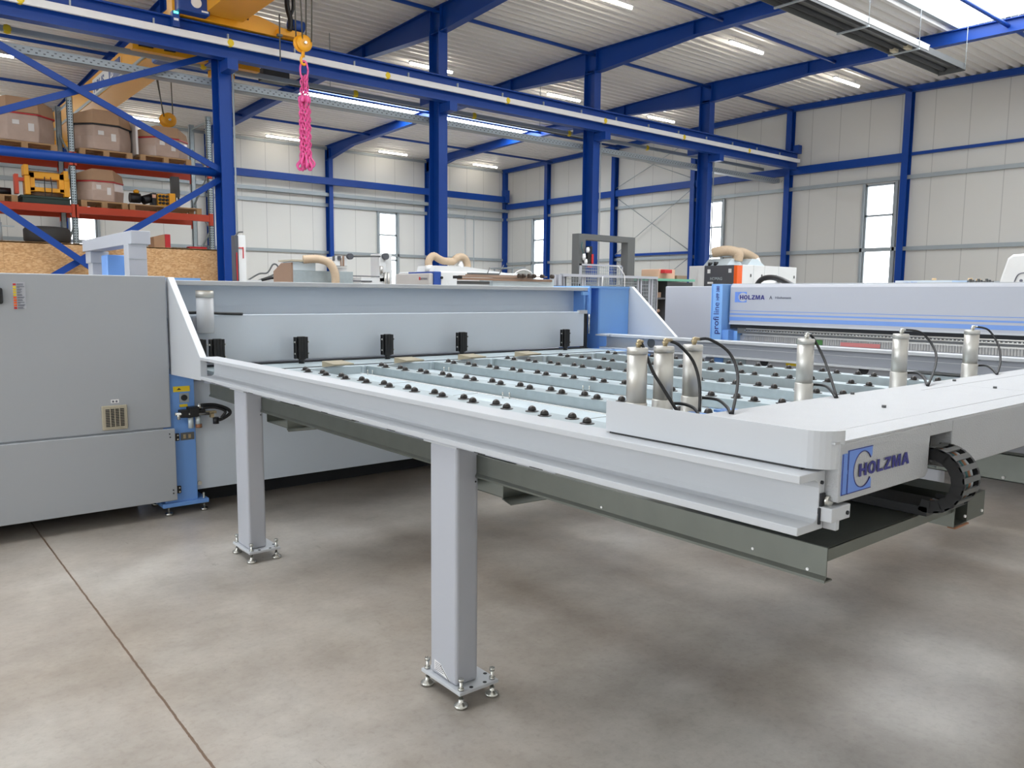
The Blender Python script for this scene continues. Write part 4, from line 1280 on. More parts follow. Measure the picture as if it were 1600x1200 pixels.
build('sheet', MB().box(2.15, 2.462, 1.3, 4.5, .842, .845), GALVL, t)
build('sheet', MB().box(2.78, 2.977, 1.3, 4.5, .842, .845), GALVL, t)
build('sheet', MB().box(3.38, 3.492, 1.3, 4.5, .842, .845), GALVL, t)
mb = MB()
for x, y in ((2.44, 4.4), (2.42, 3.02), (2.95, 3.0), (2.95, 4.3)):
    build('stud', MB().cyl((x, y, .845), (x, y, .876), .004, 6), ZINC, t)
    build('stud', MB().cyl((x + .018, y - .03, .845), (x + .018, y - .03, .876), .004, 6), ZINC, t)
for y in (2.30, 3.25, 3.9):
    build('seam_line', MB().box(2.15, 2.462, y, y + .006, .845, .8458), GALVD, t)
build('fold_edge', MB().box(2.44, 2.4475, 1.3, 4.5, .845, .850), WHITE, t)

# roller channels
words = ('first roller channel, right beside the near rail', 'second roller channel from the near rail', 'third roller channel from the near rail', 'fourth roller channel from the near rail',
         'fifth roller channel from the near rail', 'roller channel farthest from the near rail')
roll_me = None
for k in range(6):
    xc = 2.010 + k * .515
    t = thing('roller_channel', 'galvanised ' + words[k], 'roller track', (xc, 2.7, .80), 'galvanised roller channels of the table')
    build('channel', MB().box(xc - .052, xc + .052, 1.0, 4.5, .892, .895).box(xc - .052, xc - .049, 1.0, 4.5, .846, .892).box(xc + .049, xc + .052, 1.0, 4.5, .846, .892), GALV, t)
    build('end_angle', MB().box(xc - .075, xc - .053, 4.47, 4.5, .846, .890), GALVL, t)
    if k == 0:
        build('side_lip', MB().box(xc - .085, xc - .056, 1.0, 4.5, .888, .8935), GALVD, t)
    i = 0
    y = 4.405
    while y > 1.2:
        dx = (.017, -.019)[i % 2]
        if roll_me is None:
            mb = MB()
            mb.lathe((0, 0, 0), [(.027, 0), (.027, .002), (.019, .003), (.018, .004)], 14)
            mb.lathe((0, 0, 0), [(.017, .002), (.0165, .010), (.0135, .017), (.008, .0215), (.002, .0235)], 14)
            o = build('ball_roller', mb, BROWNROL, None, loc=(0, 0, 0))
            roll_me = o.data
        else:
            o = bpy.data.objects.new('ball_roller', roll_me)
            COL.objects.link(o)
        o.parent = t
        o.location = (dx, y - 2.7, .0952)
        y -= .1145
        i += 1
fl = MB()
for k in range(4):
    xc = 2.27 + k * .515
    t = solo('guide_flap', MB().face_block([(xc - .075, 4.53, .934), (xc + .06, 4.53, .934), (xc + .075, 4.40, .922), (xc - .06, 4.40, .922), (xc - .06, 4.40, .915), (xc + .075, 4.40, .915), (xc + .06, 4.53, .895), (xc - .075, 4.53, .895)],
                                           [(0, 1, 2, 3), (3, 2, 5, 4), (4, 5, 6, 7), (0, 7, 6, 1), (0, 3, 4, 7), (1, 6, 5, 2)]), mat('zinc_yellow_flap_%d' % k, (184, 172, 146), rough=.3, metal=.4) if k == 0 else bpy.data.materials['zinc_yellow_flap_0'],
             'small bent metal feed flap, %s from the left' % ('first', 'second', 'third', 'fourth')[k], 'flap', 'feed flaps along the saw table')

# ================================================================== CARRIAGE
t = thing('saw_carriage', 'massive light grey clamp carriage beam lying across the rails in the right foreground', 'carriage', (3.3, 1.0, .93))
mb = MB().box(1.517, 5.0, .93, 1.21, .933, 1.056).box(1.49, 1.517, .86, 1.21, 1.003, 1.056)
mb.prism([(1.517, .937), (1.517, 1.056), (1.93, 1.056), (1.93, .943), (1.92, .933), (1.521, .933)], 'y', .80, .93)
mb.prism([(2.055, .943), (2.055, 1.056), (5.0, 1.056), (5.0, .933), (2.065, .933)], 'y', .80, .93)
mb.box(1.93, 2.055, .80, .93, 1.028, 1.056)
build('beam_body', mb, STRUCT, t, bevel=.003)
build('top_lid', MB().box(1.49, 2.86, .878, 1.205, 1.056, 1.0605).box(2.862, 5.0, .878, 1.205, 1.056, 1.0605), STRUCT, t)
build('top_front_strip', MB().box(1.50, 5.0, .802, .8765, 1.056, 1.0605), STRUCT, t)
build('lid_seam', MB().box(2.1, 2.865, .8765, .878, 1.058, 1.0609).box(2.6, 5.3, 1.112, 1.1135, 1.058, 1.0609), DGREY, t)
mb = MB()
for x, y in ((2.1, .993), (2.86, .993), (2.31, 1.19), (2.99, 1.17), (4.2, .99)):
    mb.cyl((x, y, 1.06), (x, y, 1.067), .006, 8)
build('lid_bolts', mb, DGREY, t)
build('opening_shade_block', MB().box(1.93, 2.055, .85, .929, .935, 1.027), BLACK, t)  # black block that paints the shade inside the carriage opening
gm = MB()
pts = [(1.474, 1.415), (1.474, .86)]
arc = [(1.474 + .06 - .06 * math.cos(a), .86 - .06 * math.sin(a)) for a in [math.pi / 2 * k / 8 for k in range(1, 9)]]
path = [(1.49, 1.425), (1.474, 1.412), (1.474, .86)] + arc
xs = [(p[0] + (.004 if i < 3 else .004 * 1), p[1] + (0 if i < 3 else .004)) for i, p in enumerate(path)]
gm.prism(path + xs[::-1], 'z', 1.004, 1.083)
build('side_guard', gm, PAINTW, t, label='pale sheet guard wrapping the rail end of the carriage')
build('guard_rim', MB().box(1.479, 1.545, .86, 1.41, 1.066, 1.069), PAINTW, t)
build('guard_gap', MB().box(1.4755, 1.512, .86, 1.40, .9995, 1.0035), BLACK, t)
build('rear_bar', MB().box(1.56, 5.0, 1.24, 1.30, .93, 1.02), PAINTW, t)
build('rear_bracket_plate', MB().box(1.52, 5.0, 1.21, 1.24, .93, 1.05), STRUCT, t)
build('clamp_fingers', MB().box(1.64, 1.68, 1.24, 1.30, 1.03, 1.05).box(1.72, 1.78, 1.2, 1.26, 1.05, 1.056), BLUE, t)
# logo on the front
lg = build('logo_mark', MB().box(1.527, 1.5455, .7985, .80, .948, 1.034), LOGOB, t)
mb = MB()
cx_, cz_, r_ = 1.6115, .9935, .0385
x0, x1, z0, z1 = 1.549, 1.650, .948, 1.0395
arcp = []
a0_ = math.acos((x1 - cx_) / r_) if r_ > (x1 - cx_) else 0.35
a0_ = math.asin(min(1, 0.55))
N = 22
up_ = [(cx_ + r_ * math.cos(a0_ + (math.pi - a0_) * k / N), cz_ + r_ * math.sin(a0_ + (math.pi - a0_) * k / N)) for k in range(N + 1)]
dn_ = [(p[0], 2 * cz_ - p[1]) for p in up_]
for P, zz in ((up_, z1), (dn_, z0)):
    for (a, b) in zip(P, P[1:]):
        mb.box(a[0], b[0], .7985, .80, 0, 0) if False else mb.prism([(a[0], a[1]), (b[0], b[1]), (b[0], zz), (a[0], zz)], 'y', .7985, .80)
    mb.prism([(P[0][0], P[0][1]), (x1, P[0][1] + (.004 if zz == z1 else -.004)), (x1, zz), (P[0][0], zz)], 'y', .7985, .80)
mb.box(x0, cx_ - r_, .7985, .80, z0, z1)
mb.box(1.5455, x0, .7985, .80, .991, .999)
build('logo_square', mb, LOGOB, lg)
oc = MB()
for P in (up_, dn_):
    oc.tube([(p[0], .7985, p[1]) for p in P], .0012, 4, sub=1)
oc.box(1.527, 1.5455, .7975, .7985, .948, .9495).box(1.527, 1.5282, .7975, .7985, .948, 1.034).box(x0, x1, .7975, .7985, z1 - .0013, z1).box(x0, x1, .7975, .7985, z0, z0 + .0013).box(x0, x0 + .0013, .7975, .7985, z0, z1)
build('logo_outline', oc, NAVY, lg)
block_text('logo_lettering', 'HOLZMA', .0275, (1.594, .7975, .9785), (1, 0, 0), (0, 0, 1), NAVY, t, sx=1.50)

# energy chain
t = thing('energy_chain', 'black cable energy chain curving out of the carriage front', 'cable chain', (1.99, .75, .83))
cyc, czc, R1 = .80, .922, .066
x0, x1 = 1.94, 2.03
N = 10
for k in range(N):
    a = math.radians(100) - math.radians(205) * (k + .5) / N
    half = math.radians(205) / N / 2 * 1.05
    pol = []
    for aa, rr in ((a - half, R1 - .016), (a + half, R1 - .016), (a + half, R1 + .014), (a - half, R1 + .014)):
        pol.append((cyc - rr * math.cos(aa) if False else cyc - rr * math.cos(aa), czc + rr * math.sin(aa)))
    for q0, q1 in ((x0, x0 + .010), (x1 - .010, x1)):
        l_ = build('chain_link', MB().prism(pol, 'x', q0, q1), BLACK, t)
    pol2 = []
    for aa, rr in ((a - half * .45, R1 + .009), (a + half * .45, R1 + .009), (a + half * .45, R1 + .014), (a - half * .45, R1 + .014)):
        pol2.append((cyc - rr * math.cos(aa), czc + rr * math.sin(aa)))
    build('cross_bar', MB().prism(pol2, 'x', x0, x1), DGREY, t)
for k, (xx, m_) in enumerate(((1.957, TEAL), (1.97, BLACK), (1.983, TEAL), (1.997, RUST), (2.01, RAILG))):
    pts = []
    for i in range(9):
        a = math.radians(100) - math.radians(205) * i / 8
        pts.append((xx, cyc - R1 * math.cos(a), czc + R1 * math.sin(a)))
    build('inner_cable', MB().tube(pts, .006, 6, sub=2), m_, t)
t = thing('energy_chain', 'black cable chain lying flat in the trough under the carriage', 'cable chain', (2.0, 1.2, .835))
build('chain_run', MB().box(1.94, 2.05, .80, 1.9, .833, .855), BLACK, t)

# clamp cylinders
cyls = ((1.529, 'first clamp cylinder from the left, rising behind the carriage guard', [(1.543, 1.36, 1.229), (1.542, 1.35, 1.217), (1.555, 1.33, 1.16), (1.571, 1.31, 1.12), (1.595, 1.28, 1.06)], None),
        (1.633, 'second clamp cylinder from the left', [(1.659, 1.36, 1.232), (1.672, 1.34, 1.221), (1.705, 1.32, 1.179), (1.683, 1.28, 1.124), (1.634, 1.24, 1.062)], [(1.66, 1.355, 1.066), (1.68, 1.33, 1.066), (1.675, 1.29, 1.06), (1.66, 1.26, 1.045)]),
        (1.754, 'third clamp cylinder from the left', [(1.778, 1.36, 1.234), (1.803, 1.34, 1.233), (1.837, 1.3, 1.197), (1.793, 1.24, 1.138), (1.66, 1.16, 1.062)], [(1.785, 1.355, 1.073), (1.787, 1.3, 1.073), (1.719, 1.22, 1.069), (1.66, 1.165, 1.062)]),
        (2.325, 'clamp cylinder standing alone in the middle of the carriage', [(2.336, 1.36, 1.235), (2.355, 1.35, 1.218), (2.307, 1.28, 1.15), (2.182, 1.17, 1.062)], [(2.36, 1.355, 1.073), (2.343, 1.3, 1.074), (2.237, 1.22, 1.075), (2.175, 1.17, 1.062)]),
        (2.975, 'second clamp cylinder from the right', [(3.0, 1.36, 1.235), (3.098, 1.34, 1.222), (3.074, 1.28, 1.166), (2.95, 1.22, 1.117), (2.732, 1.15, 1.062)], [(3.01, 1.355, 1.074), (2.986, 1.3, 1.079), (2.859, 1.22, 1.076), (2.74, 1.155, 1.062)]),
        (3.62, 'clamp cylinder nearest the right edge of the view', [(3.66, 1.36, 1.234), (3.742, 1.34, 1.218), (3.689, 1.28, 1.157), (3.549, 1.22, 1.101), (3.38, 1.17, 1.062)], [(3.65, 1.355, 1.068), (3.624, 1.3, 1.075), (3.469, 1.22, 1.074), (3.38, 1.17, 1.062)]))
for k, (x, lb, h1, h2) in enumerate(cyls):
    r = .0262 + (.0012 if k > 3 else 0) + (.0015 if k > 4 else 0)
    t = thing('clamp_cylinder', 'brushed silver ' + lb, 'cylinder', (x, 1.36, .93), 'air cylinders along the carriage')
    build('upper_barrel', MB().lathe((x, 1.36, 1.079), [(r * .99, 0), (r * .99, .125)], 28), ALU, t)
    build('cap', MB().lathe((x, 1.36, 1.204), [(r * 1.03, 0), (r * 1.03, .013), (r * .98, .016)], 28), ALU, t)
    build('lower_barrel', MB().lathe((x, 1.36, .90), [(r * 1.08, 0), (r * 1.08, .178), (r * 1.0, .18)], 28), ALU, t)
    build('top_fitting', MB().cyl((x + .004, 1.36, 1.22), (x + .004, 1.36, 1.238), .006, 8).cyl((x + .004, 1.36, 1.226), (x + .004, 1.36, 1.232), .009, 6).cyl((x + .002, 1.36, 1.236), (h1[0][0] + .004, 1.36, 1.234), .005, 8), BRASS if k < 3 else ZINC, t)
    build('air_hose', MB().tube(h1, .0042, 8), RUBBER, t)
    if h2:
        build('side_fitting', MB().cyl((x + r * .9, 1.358, 1.070), (h2[0][0] + .006, 1.352, 1.070), .005, 8), BRASS, t)
        build('air_hose', MB().tube(h2, .0042, 8), RUBBER, t)

# second frame channel at right edge
t = thing('cable_channel', 'dark galvanised channel at the right edge below the carriage', 'channel', (3.3, 2.3, .7))
build('channel', MB().box(3.2, 3.203, .99, 4.5, .690, .79).box(3.2, 3.26, .99, 4.5, .787, .79).box(3.2, 3.24, .99, 4.5, .690, .693), GALVD, t)
build('rivet', MB().cyl((3.196, 1.06, .703), (3.2, 1.06, .703), .006, 8), WHITE, t)
t = thing('cross_bar', 'pale horizontal bar just under the right end of the carriage', 'bar', (3.6, 1.3, .82))
build('bar', MB().box(3.25, 3.4, 1.05, 2.3, .81, .845), PAINTW, t)

# ================================================================== SECOND SAW (beam along Y, right)
XM = 6.6
t = thing('second_panel_saw', 'second long panel saw with pressure beam hood and blue stripes at right', 'saw', (6.9, 2, 0))
build('side_cabinet', MB().box(6.5, 7.2, 4.83, 5.42, .10, 1.455), PAINT, t, bevel=.01)
post = build('blue_post', MB().box(6.5, 7.1, 4.71, 4.825, .10, 1.475), SKYB, t, bevel=.004)
build('post_flange', MB().box(6.495, 6.52, 4.825, 4.835, .8, 1.475).box(6.61, 6.70, 4.60, 4.715, .82, 1.02), SKYB, t)
build('post_foot', MB().box(6.52, 6.62, 4.64, 4.72, .84, 1.03), BLUE, t)
text('post_word_bold', 'profi', .092, (6.4985, 4.742, .985), (0, 0, 1), (0, 1, 0), NAVY, t, bold=.0008, depth=.0005, sx=1.0)
text('post_word_light', 'line', .092, (6.4985, 4.742, 1.175), (0, 0, 1), (0, 1, 0), NAVY, t, bold=0, depth=.0005, sx=.95)
text('post_type_number', 'HPP 380', .05, (6.4985, 4.745, 1.315), (0, 0, 1), (0, 1, 0), NAVY, t, bold=.0008, depth=.0005, sx=.8)
mb = MB()
mb.prism([(XM, 1.09), (XM, 1.445), (XM + .012, 1.466), (XM + .04, 1.472), (XM + .6, 1.472), (XM + .6, 1.09)], 'y', -1.1, 4.69)
build('hood', mb, PAINT, t, bevel=.003)
build('hood_top_edge', MB().box(XM + .03, XM + .62, -1.1, 4.69, 1.468, 1.480), PAINTW, t)
build('thin_stripe', MB().box(XM - .0015, XM, -1.1, 4.69, 1.2155, 1.2205), STRIPE, t)
build('middle_stripe', MB().box(XM - .0015, XM, -1.1, 4.69, 1.178, 1.193), STRIPE, t)
build('wide_stripe', MB().box(XM - .0015, XM, -1.1, 4.69, 1.122, 1.158), STRIPE, t)
build('light_edge', MB().box(XM - .003, XM, -1.1, 4.69, 1.085, 1.10), PAINTW, t)
build('painted_shadow_strip', MB().box(XM + .02, XM + .05, -1.1, 4.69, 1.045, 1.09), DARK, t)  # dark strip painting the shadow under the hood edge
mb = MB()
for k in range(200):
    mb.box(XM + .004, XM + .012, 4.5 - k * .03, 4.512 - k * .03, 1.026, 1.036)
build('rail_rollers', mb, ZINC, t, kind='stuff')
build('curtain_dark_band', MB().box(XM + .012, XM + .02, -1.1, 4.6, 1.0, 1.05), DGREY, t)  # dark grey band behind the bead rails
build('chrome_rails', MB().cyl((XM + .01, -1.1, 1.046), (XM + .01, 4.5, 1.046), .007, 8).cyl((XM + .01, -1.1, 1.022), (XM + .01, 4.5, 1.022), .006, 8).box(XM + .02, XM + .03, -1.1, 4.55, .985, .998), ALU, t)
mb = MB()
for k in range(260):
    y = -1.1 + k * .0217
    mb.box(XM + .035, XM + .038, y, y + .018, .93, 1.05)
build('strip_curtain', mb, CURT, t, kind='stuff', label='curtain of thin silver strips')
build('base_housing', MB().box(XM + .06, XM + .6, -1.1, 4.7, .1, .98), PAINT, t)
build('plinth', MB().box(XM + .1, XM + .55, -1.1, 5.3, 0, .1), DARK, t)
build('front_table', MB().box(5.75, XM + .03, -1.1, 4.6, .86, .90), PAINT, t)
build('coloured_things_behind_curtain', MB().box(XM + .03, XM + .034, 3.72, 3.97, .93, .975), LEAFG, t, label='green patch seen through the curtain')
build('red_patch', MB().box(XM + .03, XM + .034, 3.2, 3.55, .93, .965), mat('muted_red', (196, 120, 118), rough=.6), t)
# logo
LY = 4.63
lg = build('logo_mark', MB().box(XM - .0015, XM, 4.607, 4.635, 1.30, 1.40), LOGOB, t)
mb = MB()
for sg in (1, -1):
    P = []
    for k in range(13):
        a = .55 + (math.pi - .55) * k / 12
        P.append((4.545 - .050 * math.cos(a), 1.35 + sg * .042 * math.sin(a)))
    zz = 1.35 + sg * .05
    for a, b in zip(P, P[1:]):
        mb.prism([a, b, (b[0], zz), (a[0], zz)], 'x', XM - .0015, XM)
mb.box(XM - .0015, XM, 4.595, 4.605, 1.30, 1.40)
build('logo_square', mb, LOGOB, lg)
block_text('logo_lettering', 'HOLZMA', .042, (XM - .0015, 4.578, 1.328), (0, -1, 0), (0, 0, 1), NAVY, t, sx=1.17)
text('dealer_mark', 'A', .045, (XM - .0015, 4.255, 1.333), (0, -1, 0), (0, 0, 1), GREYTXT, t, bold=.001, depth=.0004, sx=1.0)
text('dealer_lettering', 'Höchsmann', .030, (XM - .0015, 4.195, 1.338), (0, -1, 0), (0, 0, 1), GREYTXT, t, bold=.0006, depth=.0004, sx=1.15)

# black hose arc on top of it
t = thing('extraction_hose', 'black hose arching over the top of the second saw', 'hose', (7.0, 4.4, 1.47))
build('hose', MB().tube([(7.4, 4.95, 1.44), (7.35, 4.85, 1.53), (7.3, 4.7, 1.555), (7.2, 4.5, 1.52), (7.1, 4.3, 1.45)], .028, 10), BLACK, t)
solo('hose_collar', MB().lathe((7.25, 4.66, 1.478), [(.10, 0), (.10, .02), (.07, .04)], 16), PALE, 'pale ring below the arching black hose', 'ring')

# ================================================================== BACKGROUND MACHINES
t = thing('dust_box', 'brown and grey dust collection box with a hanging beige hose', 'machine', (4.3, 9.3, 0))
build('brown_hood', MB().prism([(9.0, 1.3), (9.0, 1.71), (9.29, 1.71), (9.53, 1.615), (9.53, 1.3)], 'x', 3.99, 4.01), BROWN, t)
build('cabinet', MB().box(4.01, 4.80, 9.0, 9.5, .0, 1.62), GALV, t)
build('top_box', MB().box(4.01, 4.30, 9.0, 9.28, 1.62, 1.725), GALVL, t, bevel=.005)
build('top_flange', MB().box(3.98, 4.34, 8.97, 9.35, 1.725, 1.745), BEIGE, t)
build('base', MB().box(4.0, 4.78, 9.05, 9.5, 0, 1.3), GALV, t)
build('flexible_hose', MB().tube([(4.14, 9.0, 1.75), (4.30, 8.95, 1.76), (4.42, 8.9, 1.72), (4.49, 8.88, 1.60), (4.50, 8.88, 1.45), (4.50, 8.88, 1.2)], .048, 12, sub=12, ribs=.08), HOSE, t)
t = thing('wall_cart', 'tall narrow white machine mast with dark edges beside the big blue column', 'machine', (3.77, 10, 0))
build('mast', MB().box(3.73, 3.83, 10.0, 10.2, 0, 2.07), PALE, t)
build('dark_edge', MB().box(3.685, 3.73, 9.98, 10.1, 0, 2.06), CHARC, t)
build('red_trim', MB().box(3.79, 3.80, 9.99, 10.0, 1.78, 1.92).box(3.74, 3.79, 9.99, 10.0, 1.905, 1.915).box(3.70, 3.71, 9.97, 9.98, 1.5, 1.85), RED, t)
build('top_arch', MB().tube([(3.70, 10.0, 2.05), (3.74, 10.0, 2.10), (3.80, 10.0, 2.11)], .01, 6), DGREY, t)
t = thing('cable_loop', 'thin black cable loop rising behind the first saw', 'cable', (4.0, 10.4, 1.4))
build('loop', MB().tube([(3.98, 10.4, 1.50), (4.15, 10.4, 1.60), (4.27, 10.4, 1.62), (4.35, 10.4, 1.73), (4.41, 10.4, 1.72), (4.42, 10.4, 1.64), (4.3, 10.4, 1.57), (4.1, 10.4, 1.5)], .011, 7), DGREY, t)
build('floor_stand', MB().box(3.9, 4.5, 10.35, 10.5, 0, 1.52), PALE, t)
build('cable_heap', MB().tube([(4.15, 10.3, 1.52), (4.3, 10.3, 1.55), (4.42, 10.3, 1.53), (4.5, 10.3, 1.54)], .02, 7), BLACK, t)
t = thing('cnc_gantry', 'white machining gantry with a connecting drive shaft left of the white machine', 'machine', (6.7, 12.2, 0))
build('left_head', MB().box(6.05, 6.30, 12.0, 12.3, 1.80, 1.95), PALE, t, bevel=.01)
build('right_head', MB().box(6.90, 7.04, 12.0, 12.3, 1.55, 2.03).box(7.06, 7.18, 12.05, 12.3, 0, 2.05), PALE, t, bevel=.01)
build('drive_shaft', MB().cyl((6.32, 12.0, 1.96), (6.92, 12.0, 1.985), .012, 8), DGREY, t)
build('motors', MB().cyl((6.33, 11.93, 1.96), (6.33, 12.0, 1.96), .05, 14).cyl((7.0, 11.93, 1.985), (7.0, 12.0, 1.985), .055, 14).box(6.12, 6.17, 11.97, 12.0, 1.90, 1.96).box(6.03, 6.06, 11.97, 12.0, 1.88, 1.96), CHARC, t)
build('spindles', MB().cyl((7.0, 11.97, 1.45), (7.0, 11.97, 1.72), .022, 12).cyl((7.06, 11.97, 1.45), (7.06, 11.97, 1.72), .022, 12).cyl((6.92, 11.97, 1.7), (6.92, 11.97, 1.82), .03, 12), ALU, t)
build('brown_guides', MB().box(6.21, 6.235, 11.98, 12.0, 1.80, 1.97).box(6.17, 6.185, 11.98, 12.0, 1.80, 1.93), BROWN, t)
build('bed', MB().box(6.55, 7.0, 12.0, 12.5, 0, 1.62), PALE, t)
build('bed_lines', MB().box(6.4, 6.9, 11.985, 12.0, 1.635, 1.65).box(6.4, 6.75, 11.985, 12.0, 1.55, 1.57), CHARC, t)
build('column', MB().box(6.15, 6.34, 12.1, 12.3, 0, 1.78), PALE, t)
t = thing('edge_machine', 'low white processing machine with a dark blue band, red mark and hoses', 'machine', (7, 10.5, 0))
build('grey_cover', MB().box(6.60, 6.67, 10.0, 10.98, 0, 1.665), mat('pale_grey_cover', (188, 184, 180), rough=.5), t, bevel=.02)
build('blue_band', MB().box(6.67, 6.79, 9.98, 10.7, 0, 1.69), BLUEBAND, t)
build('white_cover', MB().box(6.79, 8.4, 10.0, 11.2, 0, 1.70), PALE, t, bevel=.02)
build('sloped_top', MB().prism([(6.68, 1.66), (6.72, 1.78), (7.3, 1.78), (8.1, 1.70), (8.1, 1.66)], 'y', 10.02, 10.5), PALE, t)
build('red_print', MB().box(6.592, 6.6, 10.25, 10.28, 1.565, 1.61), RED, t)
text('maker_lettering', 'BÜTFERING', .042, (6.597, 10.24, 1.568), (0, -1, 0), (0, 0, 1), GREYTXT, t, bold=.0005, depth=.0005, sx=.85)
build('black_knob', MB().cyl((6.8, 9.96, 1.60), (6.8, 10.0, 1.60), .02, 10), BLACK, t)
build('flexible_hose', MB().tube([(6.72, 10.2, 1.74), (6.72, 10.2, 1.86), (6.80, 10.2, 1.93), (6.90, 10.2, 1.89), (7.0, 10.2, 1.86), (7.18, 10.2, 1.86)], .055, 12, sub=10, ribs=.07)
      .tube([(7.17, 10.2, 1.86), (7.27, 10.2, 1.93), (7.38, 10.2, 1.92), (7.44, 10.2, 1.83), (7.44, 10.2, 1.74)], .055, 12, sub=10, ribs=.07), HOSE, t)
build('hose_port', MB().cyl((6.72, 10.2, 1.7), (6.72, 10.2, 1.79), .06, 14).cyl((7.3, 10.2, 1.76), (7.3, 10.2, 1.86), .07, 14, r1=.03), PALE, t)
t = thing('profile_rack', 'rack of dark roller profiles lying level behind the pressure beam', 'rack', (6.5, 8.1, 0))
build('profiles', MB().box(5.72, 6.9, 8.0, 8.03, 1.565, 1.585).box(5.70, 7.25, 8.0, 8.03, 1.53, 1.56).box(5.9, 7.25, 8.1, 8.13, 1.59, 1.605), BROWN, t)
build('end_caps', MB().box(5.66, 5.75, 7.99, 8.06, 1.545, 1.58), BLACK, t)
mb = MB()
for x in (6.63, 6.70, 6.80, 6.88, 7.02, 7.2):
    mb.cyl((x, 7.97, 1.60), (x + .04, 7.97, 1.60), .028, 12)
build('clamp_blocks', mb, mat('dark_brown_clamp', (60, 48, 40), rough=.5), t)
build('gear_row', MB().box(5.72, 6.2, 8.02, 8.06, 1.48, 1.52), DGREY, t)
build('cloth_cover', MB().box(6.25, 7.3, 8.02, 8.3, 0, 1.565), GALVL, t)
build('base', MB().box(5.75, 6.25, 8.1, 8.3, 0, 1.52), PALE, t)
build('small_tools', MB().box(6.05, 6.5, 8.2, 8.3, 1.60, 1.63).cyl((6.3, 8.2, 1.62), (6.34, 8.2, 1.70), .006, 6).cyl((6.5, 8.2, 1.62), (6.57, 8.2, 1.74), .006, 6), DGREY, t)
build('white_arch', MB().tube([(6.72, 8.2, 1.60), (6.8, 8.2, 1.66), (6.92, 8.2, 1.69), (7.04, 8.2, 1.66), (7.1, 8.2, 1.6)], .007, 8), WHITE, t)


def mesh_panel(t, x0, x1, y, z0, z1, nx, nz):
    build('panel_frame', MB().box(x0, x1, y, y + .03, z1 - .025, z1).box(x0, x1, y, y + .03, z0, z0 + .025).box(x0, x0 + .025, y, y + .03, z0, z1).box(x1 - .025, x1, y, y + .03, z0, z1), PAINT, t)
    mb = MB()
    for k in range(1, nx):
        x = x0 + (x1 - x0) * k / nx
        mb.box(x - .003, x + .003, y + .01, y + .016, z0, z1)
    for k in range(1, nz):
        z = z0 + (z1 - z0) * k / nz
        mb.box(x0, x1, y + .012, y + .018, z - .003, z + .003)
    build('wire_mesh', mb, RAILG, t)


t = thing('safety_fence', 'low white safety fence with wire mesh panels behind the blue frame corner', 'fence', (8.9, 8.5, 0))
mesh_panel(t, 7.95, 8.33, 8.5, 1.2, 1.65, 8, 8)
mesh_panel(t, 8.35, 8.66, 8.5, 1.2, 1.65, 7, 8)
mesh_panel(t, 8.70, 9.55, 8.5, 1.2, 1.65, 22, 10)
mesh_panel(t, 9.6, 9.82, 8.5, 1.2, 1.65, 6, 8)
mesh_panel(t, 9.86, 9.98, 8.5, 1.0, 1.65, 4, 12)
mesh_panel(t, 8.36, 9.28, 8.6, 1.5, 1.825, 22, 7)
build('top_rail', MB().box(7.9, 9.98, 8.48, 8.55, 1.625, 1.665), PAINT, t)
build('posts', MB().box(7.72, 7.78, 8.5, 8.56, 0, 1.65).box(7.83, 7.89, 8.5, 8.56, 0, 1.65).box(7.93, 7.97, 8.5, 8.56, 0, 1.65).box(9.96, 10.0, 8.5, 8.56, 0, 1.65), PAINT, t)
build('black_feet', MB().box(7.70, 7.79, 8.47, 8.5, 1.47, 1.49).box(7.82, 7.92, 8.47, 8.5, 1.47, 1.49), BLACK, t)
build('white_hose', MB().tube([(9.02, 8.47, 1.81), (9.12, 8.47, 1.73), (9.18, 8.47, 1.65), (9.19, 8.47, 1.45)], .008, 6).tube([(8.68, 8.45, 1.64), (8.68, 8.45, 1.45)], .008, 6), WHITE, t)
t = thing('portal_frame', 'dark grey steel portal frame standing in front of the big blue column', 'frame', (9.35, 9.05, 0))
build('upright', MB().box(8.70, 8.85, 9.0, 9.15, 0, 2.22), DGREY, t)
build('upright', MB().box(9.82, 9.99, 9.0, 9.15, 0, 2.22), DGREY, t)
build('lintel', MB().box(8.70, 9.99, 9.0, 9.15, 2.22, 2.31), DGREY, t)
build('valve_cluster', MB().box(8.86, 8.96, 8.96, 9.0, 1.82, 2.12), BLACK, t)
build('coloured_valves', MB().lathe((8.80, 8.98, 1.95), [(.02, -.05), (.03, 0), (.02, .05)], 10).lathe((8.84, 8.98, 1.88), [(.02, -.04), (.03, 0), (.02, .04)], 10).lathe((8.86, 8.96, 2.06), [(.02, -.04), (.03, 0), (.02, .04)], 10), WHITE, t)
build('red_valves', MB().box(8.94, 8.98, 8.95, 8.97, 1.85, 2.0).box(8.86, 8.96, 8.95, 8.97, 1.79, 1.81), RED, t)
build('leaning_cable', MB().tube([(8.76, 8.98, 2.18), (8.74, 8.98, 2.1), (8.79, 8.98, 2.0)], .006, 6), TEAL, t)
t = thing('workbench', 'green-topped workbench cabinet with shelves at the end of the fence', 'workbench', (10.9, 9.3, 0))
build('top', MB().box(10.5, 11.6, 9.0, 9.8, 1.615, 1.655), GREEN, t)
build('body', MB().box(10.5, 10.56, 9.05, 9.8, 0, 1.615).box(10.9, 10.95, 9.05, 9.8, 0, 1.615).box(10.5, 10.95, 9.05, 9.8, .0, .5).box(10.5, 10.95, 9.05, 9.24, 1.3, 1.33).box(10.95, 11.6, 9.05, 9.8, 0, 1.6), CHARC, t)
build('back_wall', MB().box(10.56, 10.9, 9.25, 9.28, .5, 1.6), BEIGE, t)
build('shelf_items', MB().box(10.6, 10.8, 9.1, 9.2, 1.33, 1.42).cyl((10.6, 9.1, 1.08), (10.75, 9.1, 1.1), .03, 10), BROWN, t)
